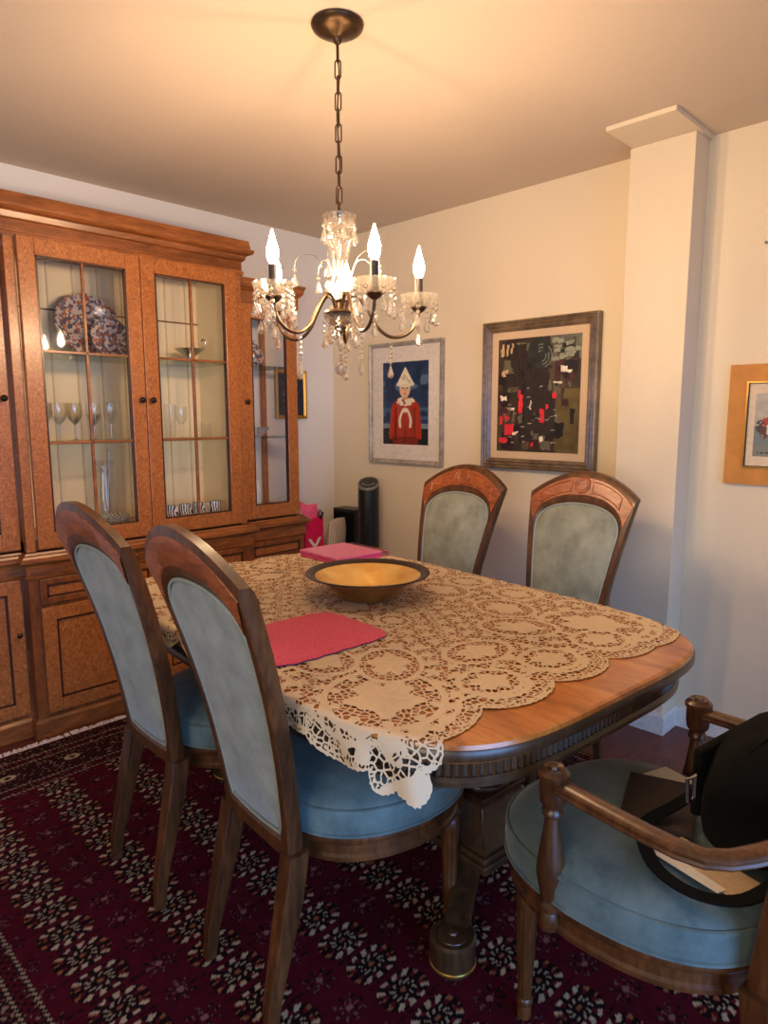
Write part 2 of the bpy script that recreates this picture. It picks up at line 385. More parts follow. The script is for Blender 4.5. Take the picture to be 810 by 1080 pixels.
# cornices
cor = [(0, 2.045), (.012, 2.045), (.012, 2.062), (.006, 2.066), (.006, 2.108), (.018, 2.114), (.024, 2.135), (.045, 2.142), (.052, 2.150), (.052, 2.162), (.040, 2.166), (.034, 2.205), (0, 2.205)]
obj('cornice', sweep_path([(-HC, -.012), (-HC, YC), (HC, YC), (HC, -.012)], cor), M['cabhoriz'], cab)
ct = MB().box(-HC, HC, YC, -.012, 2.19, 2.2); obj('top_board', ct, M['cabwood'], cab)
dn = MB()
for i in range(150):
    x = -HC+ (2*HC)*(i+.5)/150; dn.box(x-.0022, x+.0022, YC-.0085, YC-.005, 2.070, 2.106)
obj('frieze_fluting', dn, M['cabhoriz'], cab)
for s in (-1, 1):
    wc = [(0, 1.925), (.008, 1.925), (.008, 1.985), (.016, 1.99), (.03, 2.008), (.034, 2.03), (.038, 2.034), (.038, 2.046), (0, 2.046)]
    if s > 0: m = sweep_path([(HC, YW), (HW, YW), (HW, -.012)], wc)
    else: m = sweep_path([(-HW, -.012), (-HW, YW), (-HC, YW)], wc)
    obj('wing_cornice', m, M['cabhoriz'], cab)
# doors
def upper_door(x0, x1, y, z0, z1, knob_side, munt, st=.065, rt=.066):
    d = MB(); t = .024
    d.box(x0, x0+st, y-t, y, z0, z1); d.box(x1-st, x1, y-t, y, z0, z1)
    d.box(x0+st, x1-st, y-t, y, z1-rt, z1); d.box(x0+st, x1-st, y-t, y, z0, z0+rt)
    o = obj('door', d, M['burl'], cab, bevel=.003)
    gx0, gx1, gz0, gz1 = x0+st, x1-st, z0+rt, z1-rt
    b = MB(); 
    for a in ((gx0, gx0+.007, gz0, gz1), (gx1-.007, gx1, gz0, gz1), (gx0, gx1, gz0, gz0+.007), (gx0, gx1, gz1-.007, gz1)): b.box(a[0], a[1], y-t+.002, y-.004, a[2], a[3])
    obj('glazing_bead', b, M['cabdark'], o)
    if munt:
        mm = MB(); cx = (gx0+gx1)/2
        mm.box(cx-.0055, cx+.0055, y-t+.003, y-.006, gz0, gz1)
        for k in (1, 2):
            z = gz0+(gz1-gz0)*k/3; mm.box(gx0, gx1, y-t+.003, y-.006, z-.0055, z+.0055)
        obj('muntins', mm, M['cabhoriz'], o, bevel=.0015)
    obj('pane', MB().box(gx0, gx1, y-.0095, y-.0065, gz0, gz1), M['glass'], o)
    kx = x1-.024 if knob_side > 0 else x0+.024
    kb = MB().lathe([(.005, 0), (.005, .01), (.012, .014), (.0135, .02), (.009, .026), (.002, .028)], seg=16).xform(Matrix.Translation((kx, y-t, 1.427)) @ Matrix.Rotation(PI/2, 4, 'X'))
    obj('knob', kb, M['knob'], o)
upper_door(-.494, .0015, YC, .812, 2.052, 1, True)
upper_door(.0045, .494, YC, .812, 2.052, -1, True)
upper_door(.545, .905, YW, .812, 1.922, -1, False, .068, .07)
upper_door(-.905, -.545, YW, .812, 1.922, 1, False, .068, .07)
# glass shelves (centre and wings)
for z in (1.236, 1.612): obj('glass_shelf', MB().box(-.506, .506, -.335, -.03, z, z+.008), M['shelfglass'], cab)
for s in (-1, 1):
    for z in (1.236, 1.612): obj('glass_shelf', MB().box(min(s*.54, s*.905), max(s*.54, s*.905), -.318, -.03, z, z+.008), M['shelfglass'], cab)
obj('upper_panel_seam', MB().box(-.506, .506, -.028, -.024, 1.835, 1.842), M['cabwood'], cab)
# base
cnt = [(0, .735), (.006, .735), (.010, .752), (.024, .757), (.030, .764), (.030, .776), (.020, .779), (.016, .788), (.006, .792), (.002, .800), (0, .800)]
obj('counter', sweep_path(path(HC+.01, HW+.012, YCB, YWB), cnt), M['cabhoriz'], cab)
obj('counter_top', MB().box(-HW-.01, HW+.01, YWB, -.012, .775, .797).box(-HC, HC, YCB, YWB, .775, .797), M['cabhoriz'], cab)
obj('lower_case', MB().box(-HW-.01, HW+.01, YWB, -.012, .02, .775).box(-HC-.01, HC+.01, YCB, YWB-.001, .02, .775), M['cabwood'], cab)
fr2 = [(0, .692), (.008, .692), (.010, .698), (.004, .702), (.004, .735), (0, .735)]
obj('lower_frieze', sweep_path(path(HC+.01, HW+.012, YCB, YWB), fr2), M['cabhoriz'], cab)
dn = MB()
for i in range(150):
    x = -HC+(2*HC)*(i+.5)/150; dn.box(x-.0022, x+.0022, YCB-.0075, YCB-.003, .704, .733)
obj('lower_fluting', dn, M['cabhoriz'], cab)
pl = [(0, 0.002), (.012, 0.002), (.014, .074), (.006, .086), (0, .09)]
obj('plinth', sweep_path(path(HC+.012, HW+.014, YCB, YWB), pl), M['cabhoriz'], cab)
def lower_panel(kind, x0, x1, y, z0, z1, st, knobx=None):
    t = .016; d = MB()
    d.box(x0, x0+st, y-t, y, z0, z1); d.box(x1-st, x1, y-t, y, z0, z1); d.box(x0+st, x1-st, y-t, y, z1-st, z1); d.box(x0+st, x1-st, y-t, y, z0, z0+st)
    o = obj(kind, d, M['burl'] if kind == 'door' else M['cabwood'], cab, bevel=.002)
    p = MB().box(x0+st, x1-st, y-.006, y-.001, z0+st, z1-st); obj('panel', p, M['burl'], o)
    b = MB()
    for a in ((x0+st, x0+st+.008, z0+st, z1-st), (x1-st-.008, x1-st, z0+st, z1-st), (x0+st, x1-st, z0+st, z0+st+.008), (x0+st, x1-st, z1-st-.008, z1-st)): b.box(a[0], a[1], y-t+.003, y-.003, a[2], a[3])
    obj('panel_moulding', b, M['cabdark'], o)
    if knobx is not None:
        zz = .46 if kind == 'door' else (z0+z1)/2
        kb = MB().lathe([(.004, 0), (.004, .01), (.010, .013), (.011, .018), (.002, .024)], seg=14).xform(Matrix.Translation((knobx, y-t, zz)) @ Matrix.Rotation(PI/2, 4, 'X'))
        obj('knob', kb, M['knob'], o)
for a, b in ((-.505, -.005), (.005, .505)):
    lower_panel('drawer', a, b, YCB-.001, .582, .688, .026)
    lower_panel('door', a, b, YCB-.001, .108, .565, .055)
for s in (-1, 1):
    a, b = sorted((s*.56, s*.92))
    if s > 0:
        lower_panel('drawer', a, b, YWB-.001, .582, .688, .026); lower_panel('door', a, b, YWB-.001, .108, .565, .055, .585)
    else: lower_panel('door', a, b, YWB-.001, .108, .688, .055, -.585)

# ------------------------------------------------------------------ things in the cabinet
kp = NT('imari_china')
vr = kp.n('ShaderNodeTexVoronoi'); vr.inputs['Scale'].default_value = 85; kp.l(kp.coords(), vr.inputs['Vector'])
sx = kp.n('ShaderNodeSeparateColor'); kp.l(vr.outputs['Color'], sx.inputs[0])
rp = kp.n('ShaderNodeValToRGB'); rp.color_ramp.interpolation = 'CONSTANT'
e = rp.color_ramp.elements
for i in range(4): e.new(.5)
for el, (p_, c_) in zip(e, [(0, srgb(84, 80, 98)), (.26, srgb(186, 174, 166)), (.5, srgb(160, 92, 72)), (.64, srgb(112, 106, 122)), (.8, srgb(196, 184, 176)), (.93, srgb(178, 112, 86))]): el.position = p_; el.color = c_
kp.l(sx.outputs[0], rp.inputs[0]); kp.l(rp.outputs[0], kp.b.inputs['Base Color']); kp.set(Roughness=.18)
M['imari'] = kp.m
def plate(name, label, R_, x, y, z, tilt, yaw=0):
    m = MB(); n = 48; loops = []
    for r, h in ((0.01, .0), (.55, .0), (.62, .006), (.9, .020), (1, .026), (1, .030), (.9, .025), (.62, .011), (.55, .005), (.01, .005)):
        loops.append([(R_*r*(1+(.02*math.cos(k*2*PI/n*12) if r > .8 else 0))*math.cos(2*PI*k/n), R_*r*(1+(.02*math.cos(k*2*PI/n*12) if r > .8 else 0))*math.sin(2*PI*k/n), h*R_/.13) for k in range(n)])
    m.loft(loops)
    m.xform(Matrix.Translation((0, 0, 0)) @ Matrix.Rotation(yaw, 4, 'Z') @ Matrix.Rotation(PI/2-tilt, 4, 'X'))
    lo = min(v[2] for v in m.v); m.v = [(a, b, c-lo) for a, b, c in m.v]
    o = obj(name, m, M['imari']); o.location = (x, y, z); return tag(o, label, 'plate')
plate('display_plate', 'large blue and rust patterned china plate standing upright on the top cabinet shelf', .150, -1.60, -.10, 1.621, math.radians(14))
plate('display_plate', 'smaller patterned china plate leaning in front of the large plate', .095, -1.535, -.20, 1.621, math.radians(16))
def goblet_mesh(h, rb, rf, stem):
    return MB().lathe([(rf, 0), (rf, .003), (rf*.4, .006), (.004, .012), (.004, stem), (.012, stem+.006), (rb*.85, stem+(h-stem)*.3), (rb, stem+(h-stem)*.6), (rb*.9, h)], seg=20, cap=False)
def tumbler_mesh(h, r):
    return MB().lathe([(r*.3, 0), (r*.8, 0), (r*.85, .004), (r, h)], seg=20, cap=False)
ZS1, ZS2, ZS0 = 1.2445, 1.6205, .8455
gob = obj('goblet', goblet_mesh(.17, .034, .032, .075), M['stemware']); gob.location = (-1.875, -.26, ZS1)
tag(gob, 'tall glass goblet at the far left of the middle cabinet shelf', 'glass', 'stemware on the middle cabinet shelf')
def more(src, loc, label, sc=1):
    o = src.copy(); COL.objects.link(o); o.location = loc; o.scale = (sc, sc, sc); o['label'] = label; return o
for x, y, l in ((-1.815, -.28, 'second from the left in the front row behind the left door'), (-1.735, -.25, 'third from the left in the front row behind the left door'), (-1.66, -.27, 'just right of the left door centre muntin'),
                (-1.835, -.17, 'at the left of the back row behind the left door'), (-1.70, -.15, 'at the right of the back row behind the left door')):
    more(gob, (x, y, ZS1), 'glass goblet '+l)
more(gob, (-1.575, -.25, ZS1), 'rounded wine goblet nearest the right stile of the left cabinet door', 1.02)
tum = obj('tumbler', tumbler_mesh(.12, .034), M['stemware']); tum.location = (-1.60, -.13, ZS1)
tag(tum, 'straight clear tumbler behind the goblets of the left cabinet door', 'glass', 'tumblers on the middle cabinet shelf')
tall = obj('hurricane_glass', MB().lathe([(.04, 0), (.04, .004), (.012, .012), (.01, .05), (.03, .09), (.034, .16), (.026, .22), (.045, .30)], seg=24, cap=False), M['stemware'])
tall.location = (-1.88, -.085, ZS1); tag(tall, 'tall cut glass vase with flared rim behind the left cabinet door', 'vase')
more(gob, (-1.385, -.26, ZS1), 'stout glass goblet at the left edge of the right cabinet door', 1.0)
more(gob, (-1.345, -.20, ZS1), 'glass goblet second from the left behind the right cabinet door', 1.0)
more(gob, (-1.215, -.24, ZS1), 'round bowled goblet beside the right door muntin', .92)
hb = obj('highball_glass', tumbler_mesh(.17, .03), M['stemware']); hb.location = (-1.265, -.22, ZS1); tag(hb, 'tall straight glass just left of the right door centre muntin', 'glass')
for x, t in ((-1.12, 'left'), (-1.07, 'right')): more(tum, (x, -.24, ZS1), 'short clear tumbler, %s of the pair at the right end of the middle shelf' % t, .62)
# silver dish
sd = thing('silver_dish', 'small silver footed dish with curled handle on the top shelf behind the right door', 'dish', (-1.13, -.2, ZS2))
obj('tray', MB().lathe([(.075, 0), (.085, .006), (.09, .012), (.088, .013), (.07, .008), (.001, .007)], seg=28), M['silver'], sd)
obj('bowl', MB().lathe([(.03, .012), (.016, .03), (.04, .045), (.075, .07), (.077, .07), (.04, .05), (.001, .047)], seg=28, flute=.06), M['silver'], sd)
obj('handle', MB().tube([(.065, 0, .068), (.088, 0, .09), (.094, 0, .115), (.078, 0, .124), (.068, 0, .112)], .005, 8), M['silver'], sd)
# mugs
km = NT('mug_pattern'); wv = km.n('ShaderNodeTexWave', i_Scale=22, i_Distortion=5); wv.inputs['Detail'].default_value = 2; km.l(km.coords(), wv.inputs['Vector'])
km.l(km.ramp(wv.outputs[0], [(.42, srgb(40, 46, 58)), (.5, srgb(224, 222, 216))]), km.b.inputs['Base Color']); km.set(Roughness=.2)
def mug(loc, label, rz):
    t = thing('mug', label, 'mug', loc, rz, 'dark patterned mugs on the cabinet floor'); t.scale = (.84, .84, .84)
    obj('body', MB().lathe([(.026, 0), (.036, .006), (.040, .04), (.036, .085), (.0335, .085), (.036, .04), (.03, .01), (.001, .008)], seg=24), km.m, t)
    obj('handle', MB().tube([(.037, 0, .07), (.055, 0, .066), (.060, 0, .045), (.05, 0, .022), (.036, 0, .02)], .004, 8), M['ceramic'], t); return t
mg = mug((-1.385, -.26, ZS0), 'patterned mug, first from the left of the mug row behind the right door', 2.6)
for x, y, r, l in ((-1.305, -.27, 2.2, 'patterned mug, second from the left of the mug row behind the right door'), (-1.225, -.26, 2.5, 'patterned mug, third from the left, against the right door muntin'), (-1.345, -.16, 1, 'patterned mug standing behind the first two of the mug row'),
                   (-1.145, -.25, 2.4, 'patterned mug just right of the right door muntin'), (-1.055, -.26, 2.8, 'patterned mug at the right end of the mug row')):
    dup(mg, (x, y, ZS0), r, l)
# stack of plates behind left door
for i in range(5):
    z = ZS0+i*.0085
    pm = MB().lathe([(.05, 0), (.055, .003), (.085, .010), (.09, .014), (.088, .015), (.055, .007), (.001, .006)], seg=32)
    o = obj('side_plate', pm, [M['ceramic']] if i % 2 else km.m); o.location = (-1.60, -.24, z)
    tag(o, '%s plate in the short stack at the bottom right of the left cabinet door' % ['bottom', 'second lowest', 'middle', 'second highest', 'topmost'][i], 'plate', 'stacked plates in the cabinet')
# ladle / tall glass pitcher
pt = thing('glass_pitcher', 'tall glass pitcher standing behind the stacked plates in the cabinet', 'pitcher', (-1.57, -.13, ZS0))
obj('body', MB().lathe([(.045, 0), (.05, .01), (.055, .12), (.035, .24), (.045, .3)], seg=24, cap=False), M['stemware'], pt)
obj('ladle', MB().tube([(.01, 0, .05), (.03, 0, .34), (.02, 0, .36)], .004, 8), M['silver'], pt)
# right wing
tp = thing('lidded_jar', 'round patterned jar with lid on the top shelf of the right wing', 'jar', (-.75, -.2, ZS2))
obj('body', MB().lathe([(.03, 0), (.05, .02), (.06, .05), (.05, .09), (.03, .105), (.001, .105)], seg=28), M['imari'], tp)
obj('lid', MB().lathe([(.034, .105), (.03, .115), (.01, .125), (.012, .135), (.001, .142)], seg=20), M['imari'], tp)
cs = tag(obj('crystal_bowl', MB().lathe([(.05, 0), (.06, .008), (.09, .04), (.095, .05), (.091, .05), (.055, .012), (.001, .010)], seg=32, flute=.05), M['crystal']), 'wide cut crystal bowl on the middle shelf of the right wing', 'bowl')
cs.location = (-.765, -.2, ZS1)
bt = thing('white_bottle', 'pale tall-necked bottle at the bottom left of the right wing', 'bottle', (-.80, -.25, ZS0))
obj('body', MB().lathe([(.036, 0), (.038, .006), (.038, .12), (.030, .15), (.012, .17), (.011, .33), (.013, .34), (.001, .34)], seg=24), M['ceramic'], bt)
obj('stopper', MB().lathe([(.01, .341), (.013, .35), (.012, .365), (.001, .37)], seg=16), M['silver'], bt)

# ------------------------------------------------------------------ pictures
def frame_on_right(name, label, y0, y1, z0, z1, fw, mat_frame, depth=.03, prof=None):
    """wall x=0; y0>y1 (left to right as seen). returns thing with local origin at wall centre; local: a=right(-y), b=up, out=-x"""
    cy, cz = (y0+y1)/2, (z0+z1)/2
    t = thing(name, label, 'picture', (-.003, cy, cz)); t.rotation_euler = (0, 0, -PI/2)
    # local frame: local x -> world -y ; local y -> world +x ; so outward = -y local
    w_, h_ = abs(y0-y1)/2, (z1-z0)/2
    pr = prof or [(0, 0), (0, depth), (fw*.3, depth), (fw*.55, depth*.75), (fw, depth*.55), (fw, 0)]
    m = MB(); loops = []
    for sx, sz in ((-1, -1), (1, -1), (1, 1), (-1, 1), (-1, -1)):
        loops.append([(sx*(w_-i), -d, sz*(h_-i)) for i, d in pr])
    m.loft(loops, False, False, True, False); obj('frame', m, mat_frame, t)
    return t, w_, h_
def flat_local(name, t, w_, h_, d, mat, th=.004, hole=None):
    m = MB()
    if hole is None: m.box(-w_, w_, -d, -d+th, -h_, h_)
    else:
        a, b = hole
        m.box(-w_, -a, -d, -d+th, -h_, h_); m.box(a, w_, -d, -d+th, -h_, h_); m.box(-a, a, -d, -d+th, b, h_); m.box(-a, a, -d, -d+th, -h_, -b)
    return obj(name, m, mat, t)
def art_local(name, t, w_, h_, d, fn, res=.003, mat=None, cx=0, cz=0):
    xs = np.linspace(-w_, w_, int(2*w_/res)+2); zs = np.linspace(-h_, h_, int(2*h_/res)+2); A, B = np.meshgrid(xs, zs)
    col = fn((A+w_)/(2*w_), (h_-B)/(2*h_), A, B)       # u right, v down 0..1
    return grid_mesh(name, xs, zs, np.stack([A+cx, np.full_like(A, -d), B+cz], -1), col, mat, t, smooth=False)
M['art'] = vcol('printed_picture', .45, spec=.3); M['oil'] = vcol('oil_paint', .4, .5, 60, .4)
def ell(u, v, cu, cv, ru, rv): return ((u-cu)/ru)**2+((v-cv)/rv)**2 < 1
def P_(c, m, col): return np.where(m[..., None], col, c)
# clown print
M['silverframe'] = wood('silver_frame', srgb(120, 110, 100), srgb(158, 148, 138), srgb(190, 182, 172), (1, 1, 1), rough=.3, nscale=8)
t, w_, h_ = frame_on_right('framed_print', 'silver framed print of a red-coated figure in a white cone hat', -.362, -.935, 1.076, 1.776, .024, M['silverframe'], .028)
flat_local('mat_board', t, w_-.022, h_-.022, .012, plain('white_mat', srgb(232, 222, 212), .9), hole=(.180, .238))
def clown(u, v, A, B):
    n = noise2(u*9, v*16, 2); c = np.ones(u.shape+(3,))*lin(34, 56, 90)
    c = c*(.6+.8*n)[..., None]
    c = P_(c, (np.abs(v-.28-.05*np.sin(u*5)) < .06) & (n > .45), lin(84, 108, 136)); c = P_(c, (np.abs(v-.62) < .07) & (n > .5), lin(66, 92, 124))
    c = P_(c, v > .74, lin(132, 146, 158)*.8); c = P_(c, v > .80, lin(24, 34, 40)); c = P_(c, (np.abs(v-.86) < .02) & (noise2(u*20, v*9, 4) > .5), lin(96, 110, 104))
    red = lin(168, 52, 30); sh = (.65+.6*noise2(u*14, v*5, 6))[..., None]
    hw_ = np.where(v < .52, .0+.30*np.clip((v-.40)/.12, 0, 1)**.6, .30+.05*np.clip((v-.52)/.3, 0, 1))
    c = np.where(((np.abs(u-.5) < hw_) & (v > .43) & (v < .93))[..., None], red*sh, c)
    c = np.where(((np.abs(u-.5) < .28) & (v > .90))[..., None], red*.55*sh, c)
    c = P_(c, (np.abs(np.abs(u-.5)-.20-.03*(v-.5)) < .010) & (v > .55) & (v < .93), lin(84, 22, 16))
    iv = lin(228, 216, 190)
    c = P_(c, ell(u, v, .5, .475, .20, .055) & (noise2(u*28, v*28, 3) > .22), iv)          # ruff
    c = P_(c, (np.abs(u-.5) < .055) & (v > .38) & (v < .45), lin(190, 150, 116))
    c = P_(c, ell(u, v, .49, .335, .115, .095), lin(226, 184, 150))                        # face
    c = P_(c, ell(u, v, .45, .315, .022, .010) | ell(u, v, .535, .315, .022, .010), lin(40, 30, 30))
    c = P_(c, ell(u, v, .49, .385, .025, .008), lin(170, 50, 44)); c = P_(c, (np.abs(u-.49-.01) < .007) & (v > .32) & (v < .355), lin(176, 130, 100))
    hat = (v > .06) & (v < .27) & (np.abs(u-.50) < (v-.06)/.21*.185)
    c = np.where(hat[..., None], iv*(.72+.4*(noise2(u*30, v*30, 8) > .4))[..., None], c)
    c = P_(c, (np.abs(v-.272-.02*np.cos((u-.5)*9)) < .016) & (np.abs(u-.5) < .19), iv)
    for k in (-1, 1):                                                                        # white hanging bow ends
        d = np.abs((u-.5)-k*(.03+.09*np.sin(np.clip((v-.56)/.2, 0, 1)*2.0)))
        c = P_(c, (d < .026) & (v > .56) & (v < .79), iv)
    c = P_(c, ell(u, v, .5, .58, .05, .03), iv)
    return c
art_local('print', t, .182, .240, .010, clown, .0022, M['art'])
obj('print_glass', MB().box(-w_+.02, w_-.02, -.0165, -.0145, -h_+.02, h_-.02), M['glass'], t)
# abstract painting
M['ridged'] = wood('ridged_frame_wood', srgb(70, 56, 44), srgb(112, 92, 72), srgb(140, 118, 94), (1, 1, 1), nscale=9)
pr = [(0, 0), (0, .034), (.008, .038), (.014, .030), (.022, .036), (.030, .028), (.038, .034), (.048, .024), (.052, .02), (.052, 0)]
t, w_, h_ = frame_on_right('abstract_painting', 'large dark abstract oil painting with red flecks in a ridged brown frame', -1.213, -1.852, 1.088, 1.820, .052, M['ridged'], prof=pr)
flat_local('linen_liner', t, w_-.05, h_-.05, .018, plain('linen', srgb(214, 184, 150), .9, bump=.2, bscale=300), hole=(w_-.088, h_-.088))
def abstract(u, v, A, B):
    rs = np.random.RandomState(11); c = np.ones(u.shape+(3,))*lin(58, 48, 40)
    def rect(cx, cy, ww, hh, col, rag=.012):
        nonlocal c
        a = noise2(u*22+cx*50, v*30, 3)*rag*2-rag; m = (np.abs(u-cx+a) < ww/2) & (np.abs(v-cy+a) < hh/2)
        c = np.where(m[..., None], col*(.75+.5*noise2(u*60, v*26, 5))[..., None], c)
    c = P_(c, (u > .55) & (v < .28), lin(104, 106, 92)); c = P_(c, (u > .72) & (v > .45), lin(92, 78, 44)); c = P_(c, (u < .12), lin(74, 62, 44))
    c = c*(.6+.8*noise2(u*14, v*18, 1))[..., None]
    pal = [lin(30, 26, 26), lin(44, 36, 32), lin(70, 40, 40), lin(84, 70, 54), lin(24, 24, 28), lin(98, 92, 74), lin(58, 30, 34)]
    for i in range(150):
        x, y = rs.rand()*.9+.05, rs.rand()*.9+.05
        if x > .78 and y > .5 and rs.rand() < .8: continue
        rect(x, y, .03+.12*rs.rand(), .03+.12*rs.rand(), pal[rs.randint(len(pal))])
    for px, py, pw, ph_ in ((.06, .10, .03, .12), (.12, .10, .03, .11), (.18, .09, .025, .10), (.25, .08, .03, .07), (.10, .30, .08, .06)): rect(px, py, pw, ph_, lin(190, 160, 120))
    for px, py, pw, ph_ in ((.28, .18, .20, .22), (.48, .45, .30, .35), (.60, .70, .25, .3), (.40, .72, .1, .4), (.2, .36, .2, .1)): rect(px, py, pw, ph_, lin(46, 38, 36), .03)
    m = ell(u, v, .52, .14, .15, .13); c = np.where(m[..., None], lin(44, 46, 44)*(.6+.8*noise2(u*20, v*20, 4))[..., None], c)
    for k in range(3): c = P_(c, (np.abs(np.hypot(u-.53, (v-.17)*1.3)-.06-.035*k) < .006) & (u > .50) & (noise2(u*30, v*30, 9) > .45), lin(112, 122, 110))
    for i in range(16): rect(.68+.28*rs.rand(), .03+.2*rs.rand(), .08, .03, lin(140, 142, 124))
    for px, py, pw, ph_ in ((.30, .55, .06, .11), (.28, .47, .03, .05), (.70, .50, .05, .05), (.56, .68, .05, .12), (.16, .80, .12, .10), (.08, .90, .10, .05), (.13, .70, .05, .03), (.30, .63, .05, .05), (.62, .60, .03, .04), (.06, .72, .03, .08), (.45, .93, .04, .03)): rect(px, py, pw, ph_, lin(214, 46, 58), .010)
    for px, py, pw, ph_ in ((.80, .28, .07, .05), (.08, .52, .08, .04), (.24, .83, .08, .025), (.56, .88, .05, .04), (.20, .62, .05, .03), (.74, .40, .1, .02), (.42, .58, .02, .08), (.86, .30, .06, .02)): rect(px, py, pw, ph_, lin(226, 212, 190), .012)
    for i in range(26): rect(.1+.65*rs.rand(), .4+.55*rs.rand(), .02+.03*rs.rand(), .006, lin(176, 160, 140), .006)
    return np.clip(c, 0, 1)
art_local('canvas', t, w_-.086, h_-.086, .016, abstract, .0025, M['oil'])
# orange-bordered picture
t, w_, h_ = frame_on_right('bordered_picture', 'orange-bordered beach picture right of the white wall pilaster', -2.411, -2.80, 1.084, 1.551, .068, plain('orange_suede', srgb(206, 140, 70), .85, bscale=20), prof=[(0, 0), (0, .016), (.068, .016), (.068, 0)])
def inner(name, a, b, wd, d0, d1, mat):
    m = MB(); loops = []
    for sx, sz in ((-1, -1), (1, -1), (1, 1), (-1, 1), (-1, -1)): loops.append([(sx*(a-i), -d, sz*(b-i)) for i, d in ((0, d0), (0, d1), (wd, d1), (wd, d0))])
    m.loft(loops, False, False, True, False); obj(name, m, mat, t)
inner('gold_fillet', w_-.066, h_-.066, .006, .01, .024, M['brass']); inner('black_fillet', w_-.072, h_-.072, .003, .01, .02, M['black'])
flat_local('mat_board', t, w_-.074, h_-.074, .014, plain('cream_mat', srgb(226, 204, 176), .9), hole=(w_-.100, h_-.112))
def beach(u, v, A, B):
    c = np.ones(u.shape+(3,))*lin(176, 168, 158); c = c*(.85+.3*noise2(u*10, v*20, 1))[..., None]
    c = P_(c, v > .52, lin(112, 122, 124)); c = P_(c, v > .80, lin(120, 124, 118)); c = P_(c, (np.abs(v-.93) < .012) & (noise2(u*30, v*4, 2) > .4), lin(60, 56, 52))
    for cx, cy, col in ((.22, .48, (172, 60, 54)), (.30, .58, (210, 204, 196)), (.12, .52, (70, 64, 70)), (.55, .50, (60, 80, 110)), (.7, .55, (170, 80, 60)), (.2, .62, (96, 60, 54)), (.42, .5, (90, 84, 80))):
        c = P_(c, ell(u, v, cx, cy, .09, .10) & (noise2(u*24, v*24, int(cx*100)) > .25), lin(*col))
    return c
art_local('print', t, w_-.098, h_-.110, .012, beach, .003, M['art'])
# small picture on the cabinet wall
t = thing('gold_framed_picture', 'small dark gold-framed picture on the wall past the right end of the cabinet', 'picture', (-.352, -.004, 1.484))
loops = []; m = MB()
for sx, sz in ((-1, -1), (1, -1), (1, 1), (-1, 1), (-1, -1)): loops.append([(sx*(.117-i), -d, sz*(.146-i)) for i, d in ((0, 0), (0, .018), (.012, .022), (.022, .012), (.022, 0))])
m.loft(loops, False, False, True, False); obj('frame', m, M['brass'], t)
def small(u, v, A, B):
    c = np.ones(u.shape+(3,))*lin(44, 44, 56)*(.7+.6*noise2(u*8, v*8, 3))[..., None]
    for i in range(14): c = P_(c, ell(u, v, .35+.12*math.sin(i*2.4), .15+.05*i, .05, .03), lin(130, 132, 136)*(.5+.5*(i % 2)))
    return c
art_local('print', t, .097, .126, .008, small, .004, M['art'])

# ------------------------------------------------------------------ dining table
TX, TY, TH, TA, TB, TN = -1.466, -1.858, -.087, .578, .880, 4.6
TZ = .755
table = thing('dining_table', 'oval-ended wooden dining table with fluted apron under the lace cloth', 'table', (TX, TY, 0), TH)
def outline(a, b, n, N):
    out = []
    for k in range(N):
        t_ = 2*PI*k/N; c_, s_ = math.cos(t_), math.sin(t_)
        r_ = (abs(c_/a)**n+abs(s_/b)**n)**(-1/n); out.append((r_*c_, r_*s_))
    # even spacing
    P2 = np.array(out+[out[0]]); d = np.r_[0, np.cumsum(np.hypot(*np.diff(P2, axis=0).T))]; q = np.linspace(0, d[-1], N, endpoint=False)
    return [(float(np.interp(v, d, P2[:, 0])), float(np.interp(v, d, P2[:, 1]))) for v in q]
def inset(ol, d): 
    n = len(ol); o = []
    for i in range(n):
        a = Vector(ol[i-1]); b = Vector(ol[(i+1) % n]); t_ = (b-a).normalized(); o.append((ol[i][0]-t_.y*d, ol[i][1]+t_.x*d))
    return o
OL = outline(TA, TB, TN, 360)
def lp(ol, z): return [(x, y, z) for x, y in ol]
tt = MB(); tt.loft([lp(inset(OL, .02), .716), lp(inset(OL, .004), .716), lp(OL, .722), lp(OL, .744), lp(inset(OL, .003), .752), lp(inset(OL, .010), TZ)], True, True, True, True)
obj('tabletop', tt, M['tabletop'], table)
eb = MB(); eb.loft([lp(inset(OL, -.0015), .720), lp(inset(OL, -.0035), .724), lp(inset(OL, -.0035), .739), lp(inset(OL, -.0005), .744)], False, False, True, True); obj('edge_band', eb, M['tabledark'], table)
FN = 2400; OF = outline(TA-.032, TB-.032, TN, FN)
fl = inset(OF, 0); fl2 = []
ins = inset(OF, .006)
for i in range(FN):
    k = .5-.5*math.cos(2*PI*i/FN*300); k = k**.6
    fl2.append((OF[i][0]*(1-k)+ins[i][0]*k, OF[i][1]*(1-k)+ins[i][1]*k))
ap = MB(); ap.loft([lp(fl2, .668), lp(fl2, .714)], False, False, True, True)
ap.loft([lp(inset(OF, .05), .646), lp(inset(OF, .002), .646), lp(inset(OF, -.005), .650), lp(inset(OF, -.006), .660), lp(inset(OF, .000), .668), lp(inset(OF, .05), .668)], False, False, True, True)
ap.loft([lp(inset(OF, .02), .700), lp(inset(OF, -.003), .704), lp(inset(OF, -.006), .714), lp(inset(OF, .02), .716)], False, False, True, True)
ap.loft([lp(inset(OF, .05), .646), lp(inset(OF, .05), .715)], False, False, True, True)
obj('apron', ap, M['tabledark'], table)
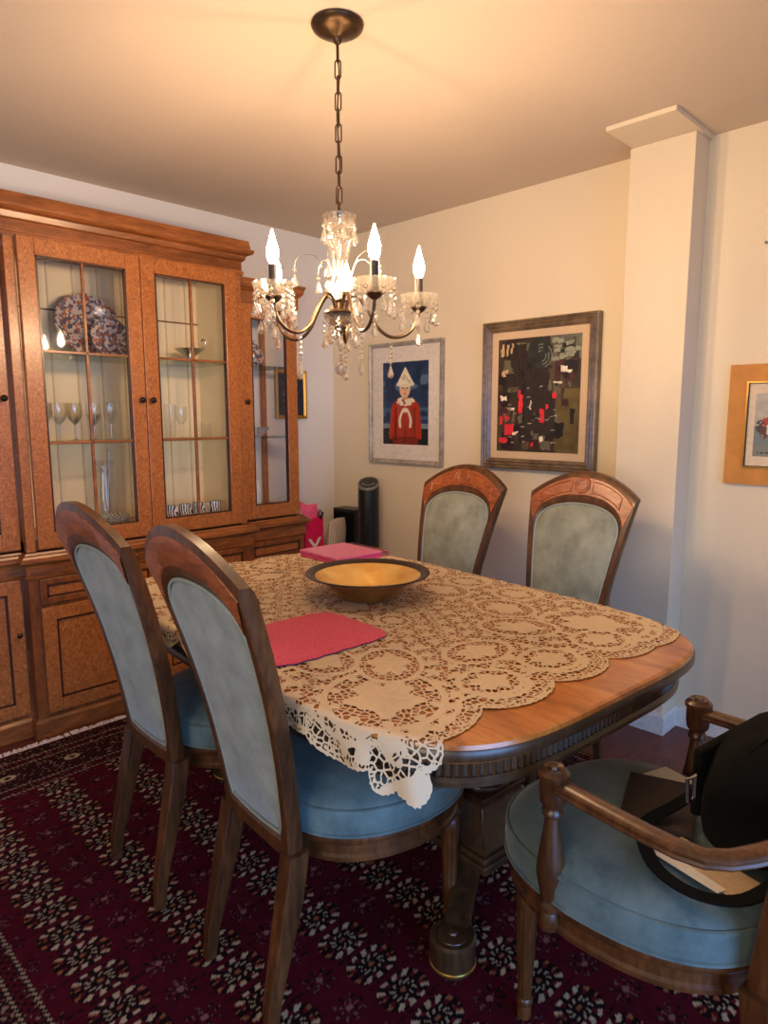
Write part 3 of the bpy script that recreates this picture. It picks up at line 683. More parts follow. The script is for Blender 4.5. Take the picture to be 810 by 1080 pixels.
for s in (-1, 1):
    cy = s*.430; p = MB()
    p.lathe([(.10, .62), (.10, .66), (.085, .61), (.075, .58), (.075, .37), (.085, .36), (.085, .345)], (.040, cy, 0), 32)
    PX_ = .040; sq = lambda h_, z: [(PX_-h_, cy-h_, z), (PX_+h_, cy-h_, z), (PX_+h_, cy+h_, z), (PX_-h_, cy+h_, z)]
    p.loft([sq(.075, .352), sq(.09, .35), sq(.09, .338), sq(.082, .332), sq(.082, .315), sq(.135, .235), sq(.145, .232), sq(.145, .222), sq(.155, .218), sq(.155, .20)], smooth=False)
    po = obj('pedestal', p, M['tabledark'], table, bevel=.002)
    for sx in (-1, 1):
        lg = MB(); ex, ey = (-.222 if sx < 0 else .302), cy+s*.150; lx_ = PX_+sx*.06
        for half in (0,):
            loops = []
            for k in range(11):
                f = k/10; x = lx_+(ex-lx_)*f; y = cy+s*.03+(ey-cy-s*.03)*f
                zt = .205-.118*f**.75; zb = .155-.135*f**1.7
                zb = min(zb, zt-.03)+.0; zb = max(zb, .016)
                d = Vector((ex-lx_, ey-cy-s*.03)).normalized(); nx_, ny_ = -d.y*.032, d.x*.032
                loops.append([(x+nx_, y+ny_, zb), (x-nx_, y-ny_, zb), (x-nx_, y-ny_, zt), (x+nx_, y+ny_, zt)])
            lg.loft(loops, smooth=False)
        lo = obj('leg', lg, M['tabledark'], table, bevel=.003)
        dr = MB().lathe([(.042, .011), (.049, .011), (.051, .018), (.054, .024), (.056, .04), (.056, .078), (.058, .082), (.058, .092), (.052, .097), (.042, .097), (.040, .094), (.038, .098), (.012, .100), (.010, .104), (.001, .106)], (ex, ey, 0), 32)
        obj('drum_foot', dr, M['tabledark'], lo)
        obj('ferrule', MB().lathe([(.0560, .022), (.0585, .025), (.0585, .029), (.0560, .032)], (ex, ey, 0), 32, cap=False), M['brass'], lo)

# ------------------------------------------------------------------ lace tablecloth
res = .0045
ss = np.arange(-.80, .70, res); ts = np.arange(-.98, 1.0, res); Sg, Tg = np.meshgrid(ss, ts)
def disc(cx, cy, rx, ry=None): 
    ry = ry or rx; k = np.hypot((Sg-cx)/rx, (Tg-cy)/ry); return (1-k)*min(rx, ry)
S0, S1, T0, T1 = -.585, .545, -.735, .825
mask = np.minimum.reduce([Sg-S0-.01, S1-.01-Sg, Tg-T0-.01, T1-.01-Tg])
pitch = .225; near_n = [-.185, .0375, .2625]
far_n = [-.30, -.075, .15, .375]; side_n = [-.43, -.205, .02, .245, .47, .69]
edge_lobes = [(s_, T0+.05, .135, .10) for s_ in near_n]+[(s_, T1-.05, .135, .10) for s_ in far_n]+[(S0+.05, t_, .10, .135) for t_ in side_n]+[(S1-.05, t_, .10, .135) for t_ in side_n]
corner_lobes = [(-.435, -.575, .205), (.385, -.580, .205), (-.44, .66, .20), (.39, .66, .20)]
for a in edge_lobes+corner_lobes: mask = np.maximum(mask, disc(*a))
# pointed corner tip (near left) with small lobes
for a in ((-.545, -.72, .070), (-.570, -.765, .042), (-.51, -.765, .042), (-.600, -.72, .038), (-.572, -.795, .034)): mask = np.maximum(mask, disc(*a))
mask = mask+.0025*np.sin(Sg*330)*np.sin(Tg*330)
base_mask = mask
solid = np.full(Sg.shape, -1.0); 
def U(x): 
    global solid; solid = np.maximum(solid, x)
def ringband(d, off, wd): return wd-np.abs(d-off)
U(.0055-mask)                                   # solid scalloped hem
U(ringband(mask, .012, .0022))
nh = noise2(Sg*40, Tg*40, 2)*.006
net = np.full(Sg.shape, .5)                     # net mesh density
# solid cloth base with holes, then openwork discs cut into it
basecloth = .010+0*Sg
open_ = np.full(Sg.shape, -1.0)
leafs = []
def medallion(cx, cy, rx, ry, ang, kind=0, band=.014):
    global solid, open_
    ca, sa = math.cos(ang), math.sin(ang)
    a = (Sg-cx)*ca+(Tg-cy)*sa; b = -(Sg-cx)*sa+(Tg-cy)*ca
    k = np.hypot(a/rx, b/ry); r_ = min(rx, ry); d = (1-k)*r_
    solid = np.where(d > 0, -1.0, solid)        # clear inside
    solid = np.maximum(solid, np.where(d > -.002, (band/2-np.abs(d-band/2)), -1))
    open_ = np.maximum(open_, d)
    p = np.arctan2(b/ry, a/rx)
    lobes = .42+.20*np.abs(np.cos(2.5*p))+.06*np.cos(9*p)
    leaf = (lobes-k)*r_
    vein = np.abs(np.sin(2.5*p))*k*r_-.0035
    leaf = np.minimum(leaf, np.where((k > .12) & (k < .42), vein+.0025, 1))
    solid = np.maximum(solid, np.where(k < .95, leaf, -1))
    if kind == 1:
        for q in range(10):
            an = 2*PI*q/10; rr_ = .80
            e_ = np.hypot(a/rx-rr_*math.cos(an), b/ry-rr_*math.sin(an))
            solid = np.maximum(solid, (.085-e_)*r_)
zone = np.minimum.reduce([mask-.050])           # interior of the lace border
solid = np.where(zone > 0, np.maximum(solid, .006), solid)
# solid leaf motifs divided by net channels (irregular cells)
rs = np.random.RandomState(5); cs_ = .062; seeds = []
for i in range(-14, 14):
    for j in range(-18, 18): seeds.append(((i+.5*(j % 2)+rs.uniform(-.28, .28))*cs_, (j*.87+rs.uniform(-.28, .28))*cs_))
seeds = np.array(seeds, np.float32); flatp = np.stack([Sg.ravel(), Tg.ravel()], 1).astype(np.float32); e1 = np.empty(len(flatp)); ang_ = np.empty(len(flatp)); r1_ = np.empty(len(flatp))
for c0 in range(0, len(flatp), 8000):
    dd = np.sqrt(((flatp[c0:c0+8000, None]-seeds[None])**2).sum(-1)); jj = dd.argmin(1); so_ = np.partition(dd, 1, 1); e1[c0:c0+8000] = (so_[:, 1]-so_[:, 0])/2
    q_ = flatp[c0:c0+8000]-seeds[jj]; ang_[c0:c0+8000] = np.arctan2(q_[:, 1], q_[:, 0])+jj; r1_[c0:c0+8000] = so_[:, 0]
e1 = e1.reshape(Sg.shape); ang_ = ang_.reshape(Sg.shape); r1_ = r1_.reshape(Sg.shape)
motif = np.minimum(e1-.0115-.006*np.cos(5*ang_), np.where((r1_ > .006) & (r1_ < .018), np.abs(np.sin(2.5*ang_))*r1_-.0016, 1))
solid = np.where(zone > 0, np.minimum(solid, motif), solid)
U(np.where((mask > .04) & (mask < .056), .008-np.abs(mask-.048), -1))
# flowers in the border net
for i, (cx, cy, rr0) in enumerate([(a[0], a[1], .11) for a in edge_lobes]+corner_lobes):
    for q in range(14):
        an = 2*PI*q/14; rr_ = rr0-.026
        px, py = cx+rr_*math.cos(an), cy+rr_*math.sin(an)
        dd = np.hypot(Sg-px, Tg-py)
        inb = (mask < .046)
        solid = np.where(inb, np.maximum(solid, .0024-np.abs(dd-.0095)), solid)
for cx, cy, r0 in ((-.545, -.70, .020), (-.49, -.73, .016), (-.59, -.66, .016), (-.44, -.74, .014), (-.605, -.61, .014)):
    solid = np.maximum(solid, disc(cx, cy, r0))
solid = np.where((Sg*.7+Tg < -1.160) & (Sg < -.45), np.maximum(solid, .004), solid)
solid = np.minimum(solid, np.where(disc(-.545, -.755, .009, .016) > 0, -1, 1))
# medallions: corners, edges, inner rows
for cx, cy, r in ((-.425, -.560, .150), (.370, -.560, .150), (-.43, .645, .150), (.38, .645, .150)): medallion(cx, cy, r*1.05, r*.92, math.atan2(cy, cx), 1, .016)
for s_ in near_n: medallion(s_, T0+.085, .088, .075, 0, 1)
for s_ in (-.185, .04, .26): medallion(s_, T1-.10, .088, .075, 0, 1)
for t_ in side_n[1:5]: medallion(S0+.085, t_, .075, .088, 0, 1); medallion(S1-.085, t_, .075, .088, 0, 1)
for s_, t_, rx, ry, an in ((-.29, -.42, .12, .085, .9), (.18, -.44, .12, .085, -.9), (-.06, -.50, .11, .075, 0), (.30, -.29, .085, .11, 0), (-.40, -.29, .085, .11, 0), (.31, .0, .085, .12, 0), (-.41, .0, .085, .12, 0), (.31, .29, .085, .11, 0), (-.41, .29, .085, .11, 0), (-.05, .56, .12, .08, 0), (.20, .52, .11, .085, .8), (-.30, .52, .11, .085, -.8)):
    medallion(s_, t_, rx, ry, an, 0, .012)
# centre diamond lattice
dm = np.abs((Sg+.05)/.27)+np.abs((Tg-.04)/.42)
for lv, wdt in ((1.0, .045), (.80, .03)):
    b_ = (np.abs(dm-lv) < wdt); edge = np.abs(np.abs(dm-lv)-wdt)
    chk = np.sin((Sg+Tg*.64)*260)*np.sin((Sg-Tg*.64)*260)
    solid = np.where(b_, np.where(edge < .012, .004, np.where(chk > -.15, -.004, .004)), solid)
for q in range(8):
    an = q*PI/4; medallion(-.05+.14*math.cos(an), .04+.20*math.sin(an), .058, .05, an, 0, .009)
medallion(-.05, .04, .10, .10, 0, 1)
# drape over the table edge
n_ = TN; g_ = (np.abs(Sg/TA)**n_+np.abs(Tg/TB)**n_)**(1/n_)
OLn = np.array(outline(TA, TB, TN, 1800)); tang = np.roll(OLn, -1, 0)-np.roll(OLn, 1, 0); tang /= np.hypot(*tang.T)[:, None]; nrm = np.stack([tang[:, 1], -tang[:, 0]], 1)
Pz = np.full(Sg.shape, TZ+.0030)+.0006*noise2(Sg*60, Tg*60, 5); Px = Sg.copy(); Py = Tg.copy()
near_edge = (g_ > .97) & (mask > -.02)
ii = np.argwhere(near_edge)
for c0 in range(0, len(ii), 2000):
    q = ii[c0:c0+2000]; pts = np.stack([Sg[q[:, 0], q[:, 1]], Tg[q[:, 0], q[:, 1]]], 1)
    d2 = ((pts[:, None, :]-OLn[None])**2).sum(-1); j = d2.argmin(1); sd_ = ((pts-OLn[j])*nrm[j]).sum(1)
    out = sd_ > -.012; d = sd_+.012
    # quarter round of radius .012 then down
    rad = .014; arc = rad*PI/2; ang = np.clip(d/rad, 0, PI/2); ext = np.clip(d-arc, 0, None)
    ox = -.010+rad*np.sin(ang)+.16*ext; oz = TZ+.003-rad*(1-np.cos(ang))-ext*.985
    wv_ = .006*np.sin((pts[:, 0]-pts[:, 1])*38)*np.clip(ext/.05, 0, 1)
    # keep the along-edge coordinate partly unsquashed at the corner
    bx = OLn[j]+nrm[j]*(ox+wv_)[:, None]
    Px[q[out][:, 0], q[out][:, 1]] = bx[out, 0]; Py[q[out][:, 0], q[out][:, 1]] = bx[out, 1]; Pz[q[out][:, 0], q[out][:, 1]] = oz[out]
kl = NT('ecru_lace')
uvn = kl.n('ShaderNodeUVMap'); uvn.uv_map = 'flat'
vo = kl.n('ShaderNodeTexVoronoi'); vo.voronoi_dimensions = '2D'; vo.feature = 'DISTANCE_TO_EDGE'; vo.inputs['Scale'].default_value = 62; kl.l(uvn.outputs[0], vo.inputs['Vector'])
a1 = kl.n('ShaderNodeAttribute'); a1.attribute_name = 'solid'; a2 = kl.n('ShaderNodeAttribute'); a2.attribute_name = 'hem'
thr = kl.math('LESS_THAN', vo.outputs['Distance'], .125); so = kl.math('GREATER_THAN', a1.outputs['Fac'], 0); mk = kl.math('GREATER_THAN', a2.outputs['Fac'], 0)
al = kl.math('MULTIPLY', kl.math('MAXIMUM', thr, so), mk)
nzc = kl.n('ShaderNodeTexNoise', i_Scale=900); kl.l(uvn.outputs[0], nzc.inputs['Vector'])
kl.l(kl.ramp(nzc.outputs[0], [(.3, srgb(198, 172, 140)), (.7, srgb(226, 204, 172))]), kl.b.inputs['Base Color'])
kl.l(al, kl.b.inputs['Alpha']); kl.set(Roughness=.9, Specular_IOR_Level=.1)
hs = kl.n('ShaderNodeMath', operation='MULTIPLY'); hs.inputs[1].default_value = 60; kl.l(a1.outputs['Fac'], hs.inputs[0])
cl = kl.n('ShaderNodeClamp'); kl.l(hs.outputs[0], cl.inputs[0]); kl.bump(kl.math('ADD', cl.outputs[0], kl.math('MULTIPLY', nzc.outputs[0], .2)), .35, .002)
cloth = grid_mesh('lace_tablecloth', ss, ts, np.stack([Px, Py, Pz], -1), None, kl.m, None, {'solid': np.clip(solid, -.02, .02), 'hem': np.clip(mask, -.02, .02)}, np.stack([Sg, Tg], -1), mask > -.006)
cloth.location = (TX, TY, 0); cloth.rotation_euler = (0, 0, TH)
tag(cloth, 'ecru openwork lace tablecloth with scalloped edge spread over the dining table', 'tablecloth')
LZ = TZ+.0042

# ------------------------------------------------------------------ on the table
# gold bowl
bz = LZ
kb = NT('gold_leaf'); nb = kb.n('ShaderNodeTexNoise', i_Scale=14, i_Detail=6); kb.l(kb.coords(), nb.inputs['Vector'])
kb.l(kb.ramp(nb.outputs[0], [(.35, srgb(240, 180, 84)), (.6, srgb(255, 214, 126))]), kb.b.inputs['Base Color']); kb.set(Metallic=.3, Roughness=.3); kb.bump(nb.outputs[0], .3, .003)
kb2 = NT('bronze_lacquer'); nb = kb2.n('ShaderNodeTexNoise', i_Scale=10, i_Detail=6); kb2.l(kb2.coords(), nb.inputs['Vector'])
kb2.l(kb2.ramp(nb.outputs[0], [(.35, srgb(140, 92, 40)), (.65, srgb(196, 140, 70))]), kb2.b.inputs['Base Color']); kb2.set(Metallic=.45, Roughness=.35)
bo = thing('gold_bowl', 'wide shallow gold-lined bowl with dark rim in the middle of the lace cloth', 'bowl', (-1.395, -1.765, bz))
obj('outer_shell', MB().lathe([(.06, .0), (.092, .0), (.098, .004), (.105, .015), (.135, .045), (.165, .066), (.203, .079)], seg=64, cap='foot'), kb2.m, bo)
obj('rim', MB().lathe([(.203, .079), (.207, .081), (.206, .084), (.195, .083), (.176, .0745), (.178, .072)], seg=64, cap=False), plain('dark_rim', srgb(66, 48, 36), .35, .5), bo)
obj('gold_lining', MB().lathe([(.178, .0742), (.155, .062), (.130, .047), (.10, .02), (.085, .010), (.04, .007), (.001, .006)], seg=64, cap=False), kb.m, bo)
# red placemat
km_ = NT('red_quilt'); tcq = km_.coords((1, 1, 1)); wq = km_.n('ShaderNodeTexVoronoi'); wq.inputs['Scale'].default_value = 120; km_.l(tcq, wq.inputs['Vector'])
km_.l(km_.ramp(wq.outputs['Distance'], [(.1, srgb(232, 78, 92)), (.6, srgb(214, 62, 82))]), km_.b.inputs['Base Color']); km_.bump(wq.outputs['Distance'], .5, .002); km_.set(Roughness=.9, Sheen_Weight=.2)
pm = thing('placemat', 'red quilted placemat lying on the lace beside the near chair', 'placemat', (-1.81, -1.945, LZ), TH+.03)
OM = outline(.195, .158, 6, 160); OM = [(x*(1+.012*math.sin(i*2*PI/160*22)), y*(1+.012*math.sin(i*2*PI/160*22))) for i, (x, y) in enumerate(OM)]
so2 = lambda f, z: [(x*f, y*f, z) for x, y in OM]
obj('quilted_top', MB().loft([so2(1, .0012), so2(1, .0035), so2(.97, .005), so2(.7, .0055), so2(.02, .0055)], True, True), km_.m, pm)
obj('binding', MB().loft([lp(inset(OM, .006), 0), lp(inset(OM, -.0015), 0), lp(inset(OM, -.0015), .0018), lp(inset(OM, .006), .0018)], False, False), plain('navy_binding', srgb(60, 50, 84), .8), pm)
# pink boxed set
pk = thing('pink_box', 'flat pink plastic box with clear end lying on the far end of the table', 'box', (-1.02, -1.225, LZ), TH+.02)
obj('base', MB().box(-.135, .105, -.13, .13, 0, .016), plain('pink_plastic', srgb(232, 70, 140), .35), pk, bevel=.004)
obj('lid', MB().box(-.137, .107, -.132, .132, .0165, .028), plain('pink_lid', srgb(226, 110, 160), .3), pk, bevel=.004)
obj('clear_end', MB().box(.1075, .15, -.125, .125, .0, .024), crystal('clear_pink', .6, (1, .8, .9, 1)), pk, bevel=.003)

# ------------------------------------------------------------------ chairs
def back_w(z):     # half width of back outline
    return float(np.interp(z, [.38, .45, .55, .70, .85, .97, 1.035], [.145, .149, .157, .175, .197, .216, .226]))
def back_x(z):     # lean of the back
    if z < .40: return float(np.interp(z, [0, .08, .2, .32, .40], [0, .008, .036, .064, .078]))
    t_ = z-.40; return .078-.085*t_-.235*t_*t_
def loopset(fr_):
    """outer/inner loop (w,z) with same counts; fr_ 0 outer..1 inner"""
    pts = []
    o, i_ = [], []
    NA, NS, NBt = 24, 22, 10
    for k in range(NS):      # left side bottom->top
        f = k/NS; zo = .385+(1.035-.385)*f; o.append((-back_w(zo), zo))
        zi = .435+(.90-.435)*f; wi = np.interp(zi, [.435, .47, .55, .7, .9], [.108, .121, .131, .150, .177]); i_.append((-wi, zi))
    for k in range(NA):      # top
        f = k/NA; o.append((-.226+.452*f, 1.035+.092*(1-abs(2*f-1)**2.0)))
        an = PI-PI*f; i_.append((.177*(abs(math.cos(an))**.9)*(1 if math.cos(an) > 0 else -1), .90+.108*abs(math.sin(an))**.8))
    for k in range(NS):
        f = k/NS; zo = 1.035-(1.035-.385)*f; o.append((back_w(zo), zo))
        zi = .90-(.90-.435)*f; wi = np.interp(zi, [.435, .47, .55, .7, .9], [.108, .121, .131, .150, .177]); i_.append((wi, zi))
    for k in range(NBt):
        f = k/NBt; o.append((.145-.29*f, .385)); i_.append((.108-.216*f, .435-.008*math.sin(PI*f)))
    return o, i_
LO, LI = loopset(0)
def lerp2(f): return [(a[0]*(1-f)+b[0]*f, a[1]*(1-f)+b[1]*f) for a, b in zip(LO, LI)]
def place(loop, off, k=0): return [(back_x(z)+off, w, z) for w, z in loop]
T2 = .019
def chair_back(parent):
    fm = MB(); a, b, c, d = LO, lerp2(.12), lerp2(.80), LI
    fm.loft([place(a, 0), place(a, T2*.6), place(b, T2), place(c, T2), place(d, T2*.5), place(d, -T2*.5), place(c, -T2), place(b, -T2), place(a, -T2*.6), place(a, 0)], False, False, True, True)
    o = obj('backrest_frame', fm, M['chairwood'], parent)
    cv = MB()        # crest veneer slabs on both faces: arched panel between the ears and the panel arch
    idx = list(range(22, 47)); 
    for sgn in (1, -1):
        lo_ = [lerp2(.20)[i] for i in idx]; hi_ = [lerp2(.74)[i] for i in idx]
        L1 = [(back_x(z)+sgn*(T2+.0035), w, z) for w, z in lo_]; L2 = [(back_x(z)+sgn*(T2+.0035), w, z) for w, z in hi_]
        B1 = [(back_x(z)+sgn*(T2-.002), w, z) for w, z in [lerp2(.17)[i] for i in idx]]; B2 = [(back_x(z)+sgn*(T2-.002), w, z) for w, z in [lerp2(.78)[i] for i in idx]]
        cv.loft([B1, L1, L2, B2], False, False, False, True)
    obj('crest_panel', cv, M['crestwood'], o)
    md = MB()
    zc = 1.076
    for rr_, tr_ in ((.030, .0035), (.020, .002)):
        md.tube([(back_x(zc+rr_*math.sin(q))+T2+.004, rr_*math.cos(q), zc+rr_*math.sin(q)) for q in np.linspace(0, 2*PI, 28, endpoint=False)], tr_, 6, closed=True)
    for s_ in (-1, 1):
        pts = [lerp2(.22)[i] for i in idx]; pts2 = [lerp2(.70)[i] for i in idx]
        rng = idx[3:11] if s_ < 0 else idx[14:22]
        ring_ = [lerp2(.28)[i] for i in rng]+[lerp2(.64)[i] for i in reversed(rng)]
        md.tube([(back_x(z)+T2+.0042, w, z) for w, z in ring_], .0022, 6, closed=True)
    obj('medallion', md, M['crestwood'], o)
    pn = MB()
    cz_ = .73
    def sh(f, bul):
        return [(back_x(cz_+(z-cz_)*f)+bul, w*f, cz_+(z-cz_)*f) for w, z in LI]
    pn.loft([sh(1.0, .004), sh(.96, .016), sh(.8, .022), sh(.5, .027), sh(.2, .028), sh(.02, .028)], False, True, True, True)
    pn.loft([sh(.02, -.020), sh(.2, -.020), sh(.6, -.018), sh(.95, -.015), sh(1.0, -.004)], True, False, True, True)
    p = obj('back_panel', pn, M['velvet_back'], parent)
    pp = MB(); pp.tube(sh(.985, .015), .0042, 6, closed=True); pp.tube(sh(.985, -.013), .0042, 6, closed=True)
    obj('piping', pp, M['piping'], p)
def seat_outline(bw, vc, av, n, N=96, tap=.14):
    o = []
    for k in range(N):
        t_ = 2*PI*k/N; c_, s_ = math.cos(t_), math.sin(t_); r_ = (abs(c_/av)**n+abs(s_/bw)**n)**(-1/n); v, u = r_*c_, r_*s_
        u *= 1-tap*max(0, -v/av); o.append((vc+v, u))
    return o
def chair_seat(parent, bw=.262, vc=.350, av=.245):
    so_ = seat_outline(bw, vc, av, 2.7)
    sc = lambda f, z: [(vc+(x-vc)*f, y*f, z) for x, y in so_]
    cu_ = MB(); cu_.loft([sc(.97, .418), sc(1.0, .424), sc(1.012, .45), sc(1.0, .478), sc(.975, .492), sc(.85, .510), sc(.6, .522), sc(.3, .527), sc(.02, .528)], True, True)
    cu_ = obj('seat_cushion', cu_, M['velvet_seat'], parent)
    pp = MB(); pp.tube(sc(.998, .482), .0048, 6, closed=True); pp.tube(sc(1.002, .424), .0048, 6, closed=True); obj('piping', pp, M['velvet_seat'], cu_)
    rl = MB(); rl.loft([sc(.88, .352), sc(.945, .352), sc(.965, .357), sc(.965, .366), sc(.945, .372), sc(.945, .392), sc(.972, .398), sc(.985, .408), sc(.975, .418), sc(.88, .419)], False, False)
    rl.loft([sc(.88, .419), sc(.88, .352)], False, False)
    obj('seat_rail', rl, M['chairwood'], parent)
def front_leg(parent, v, u, h=.36):
    m = MB()
    m.box(v-.024, v+.024, u-.024, u+.024, h-.02, h+.04)
    m.lathe([(.020, h-.02), (.026, h-.028), (.026, h-.036), (.018, h-.042), (.025, h-.055), (.024, h-.08)], (v, u, 0), 20)
    m.lathe([(.0235, h-.075), (.0205, h*.45), (.0150, .050)], (v, u, 0), 24, flute=.10, smooth=False)
    m.lathe([(.0150, .05), (.0185, .044), (.0185, .036), (.013, .030), (.0165, .018), (.0155, .0)], (v, u, 0), 20)
    obj('leg', m, M['chairwood'], parent)
def rear_leg(parent, s_):
    m = MB(); loops = []
    for z in (0, .02, .08, .15, .22, .3, .36, .405):
        hw_ = .0125+.010*min(1, z/.3); hx = .014+.011*min(1, z/.3); cx = back_x(z); cw = s_*(.138+.0*z+.008*(1-z/.4))
        loops.append([(cx-hx, cw-hw_, z), (cx+hx, cw-hw_, z), (cx+hx, cw+hw_, z), (cx-hx, cw+hw_, z)])
    m.loft(loops, smooth=False); obj('leg', m, M['chairwood'], parent, bevel=.004)
FZ = .0112
def make_chair(label, loc, rz):
    t = thing('dining_chair', label, 'chair', loc, rz, 'dining chairs around the table')
    chair_back(t); chair_seat(t)
    for s_ in (-1, 1): front_leg(t, .535, s_*.168); rear_leg(t, s_)
    return t
ch = make_chair('dining chair nearest the camera, back turned, seat under the hanging lace corner', (-2.158, -2.112, FZ), -.085)
dup(ch, (-2.148, -1.568, FZ), -.025, 'dining chair with its back to us, nearer the china cabinet')
dup(ch, (-.572, -2.057, FZ), 3.151, 'dining chair on the far side, below the abstract painting and nearer the white pilaster')
dup(ch, (-.590, -1.482, FZ), 3.134, 'dining chair on the far side, between the fan and the other far chair')

# armchair
AL = (-1.658, -3.189, FZ); AR = PI/2-.155
ac = thing('armchair', 'wooden armchair with padded round seat holding a black bag at the table end', 'armchair', AL, AR)
chair_back(ac); chair_seat(ac, .264, .367, .272)
for s_ in (-1, 1): front_leg(ac, .55, s_*.163); rear_leg(ac, s_)
for s_ in (-1, 1):
    v0, u0 = .415, s_*.258
    post = MB().lathe([(.002, .352), (.016, .358), (.022, .372), (.020, .392), (.018, .398), (.024, .404), (.024, .414), (.017, .420), (.020, .44), (.027, .475), (.026, .50), (.017, .56), (.014, .592), (.020, .598), (.020, .606), (.016, .612), (.024, .622), (.026, .64), (.026, .668), (.030, .674), (.030, .682), (.022, .688), (.020, .692), (.010, .689), (.008, .694), (.001, .695)], (v0, u0, 0), 24)
    obj('arm_post', post, M['chairwood'], ac, )
    bx_, bw_ = back_x(.67)+.0, back_w(.67)
    pts = [(v0-.015, u0, .655), (v0-.10, u0+s_*.004, .657), (v0-.20, u0+s_*.008, .661), (v0-.30, u0+s_*.004, .662), (bx_+.04, s_*(bw_+.03), .672), (bx_+.005, s_*(bw_-.012), .690)]
    arm = MB(); loops = []
    for i, p in enumerate(pts):
        p = Vector(p); a = Vector(pts[max(0, i-1)]); b = Vector(pts[min(len(pts)-1, i+1)]); d = (b-a); d.z = 0; d.normalize(); n = Vector((-d.y, d.x, 0))
        prf = [(-.021, -.018), (-.024, -.010), (-.020, -.004), (-.023, .004), (-.015, .014), (0, .017), (.015, .014), (.023, .004), (.020, -.004), (.024, -.010), (.021, -.018), (0, -.021)]
        loops.append([tuple(p+n*x*.85+Vector((0, 0, z*.74+.006))) for x, z in prf])
    arm.loft(loops, smooth=True); obj('arm', arm, M['chairwood'], ac, sub=1)

# ------------------------------------------------------------------ on the armchair
AM = Matrix.Translation(AL) @ Matrix.Rotation(AR, 4, 'Z')
def aw(v, u, z): return AM @ Vector((v, u, z))
bag = thing('handbag', 'black nylon shoulder bag slumped against the armchair back', 'bag', tuple(aw(.185, -.105, .53)), AR)
bm_ = MB(); loops = []
N = 28
for z, a, b, cx in ((-.002, .07, .12, 0), (.015, .095, .145, 0), (.08, .102, .155, -.002), (.14, .096, .152, -.010), (.19, .082, .140, -.022), (.225, .060, .118, -.034), (.245, .03, .08, -.042)):
    loops.append([(cx+a*abs(math.cos(2*PI*k/N))**.7*(1 if math.cos(2*PI*k/N) > 0 else -1)*(1+.05*math.sin(5*z*20+k)), b*abs(math.sin(2*PI*k/N))**.7*(1 if math.sin(2*PI*k/N) > 0 else -1)*(1+.04*math.sin(k*1.7+z*30)), z) for k in range(N)])
bm_.loft(loops); obj('body', bm_, M['blackcloth'], bag, sub=1)
fp = MB().box(.084, .106, -.10, .10, .03, .17); obj('front_pocket', fp, M['blackcloth'], bag, bevel=.008)
flp = MB(); loops = []
for z, a, b, cx in ((.095, .108, .120, -.004), (.14, .103, .122, -.010), (.19, .089, .118, -.022), (.225, .067, .106, -.034), (.250, .036, .08, -.042), (.254, .004, .01, -.044)):
    loops.append([(cx+a*math.cos(q)**.7+.003, b*1.12*math.sin(q), z+.012*math.cos(q*3)) for q in np.linspace(-PI*.44, PI*.44, 16)])
flp.loft(loops, False, False, closed=False); obj('flap', flp, M['blackcloth'], bag)
zz = MB()
for u in (-.07, .06): zz.tube([(.110, u, .15), (.117, u+.004, .13), (.115, u+.003, .105)], .0035, 6)
obj('zip_pull', zz, M['silver'], bag)
bk = MB().tube([(.07, .150, .10), (.07, .172, .10), (.072, .176, .145), (.072, .150, .145)], .004, 8, closed=True); obj('buckle', bk, M['silver'], bag)
def ribbon(pts, wd, th, up=None):
    m = MB(); loops = []; P3 = [Vector(p) for p in pts]
    # catmull-rom resample
    Q = []
    for i in range(len(P3)-1):
        p0, p1, p2, p3 = P3[max(0, i-1)], P3[i], P3[i+1], P3[min(len(P3)-1, i+2)]
        for k in range(6):
            f = k/6; Q.append(.5*((2*p1)+(p2-p0)*f+(2*p0-5*p1+4*p2-p3)*f*f+(3*p1-p0-3*p2+p3)*f**3))
    Q.append(P3[-1])
    for i, p in enumerate(Q):
        d = (Q[min(i+1, len(Q)-1)]-Q[max(i-1, 0)]).normalized(); up_ = Vector(up or (0, 0, 1)); sd = d.cross(up_).normalized(); nn = sd.cross(d)
        loops.append([tuple(p+sd*wd/2+nn*th/2), tuple(p-sd*wd/2+nn*th/2), tuple(p-sd*wd/2-nn*th/2), tuple(p+sd*wd/2-nn*th/2)])
    m.loft(loops, smooth=False); return m
inv = bag.matrix_basis.inverted()
Lb = Matrix.Translation(aw(.185, -.105, .53)) @ Matrix.Rotation(AR, 4, 'Z'); Li = Lb.inverted()
def tl(p): return tuple(Li @ Vector(p))
st = ribbon([tl((-1.60, -2.985, .66)), tl((-1.555, -2.925, .62)), tl((-1.60, -2.875, .575)), tl((-1.69, -2.850, .560)), tl((-1.775, -2.905, .550)), tl((-1.800, -2.985, .548)), tl((-1.760, -3.055, .552)), tl((-1.67, -3.10, .58))], .026, .004)
obj('strap', st, M['blackcloth'], bag)
def slab(name, label, cat, corners, z, th, mat):
    m = MB(); lo_ = [(x, y, z) for x, y in corners]; hi_ = [(x, y, z+th) for x, y in corners]; m.loft([lo_, hi_], smooth=False)
    cxm = sum(c[0] for c in corners)/len(corners); cym = sum(c[1] for c in corners)/len(corners)
    m.v = [(a-cxm, b-cym, c-z) for a, b, c in m.v]
    o = obj(name, m, mat, bevel=.0008); o.location = (cxm, cym, z); return tag(o, label, cat)
slab('paper_card', 'white card sticking out from under the brown wallet on the armchair seat', 'paper', [(-1.50, -2.74), (-1.40, -2.775), (-1.43, -2.87), (-1.53, -2.835)], .5400, .001, M['paper'])
slab('wallet', 'dark brown leather folder lying on the armchair seat', 'wallet', [(-1.685, -2.795), (-1.50, -2.735), (-1.455, -2.86), (-1.64, -2.925)], .5425, .010, M['leather'])
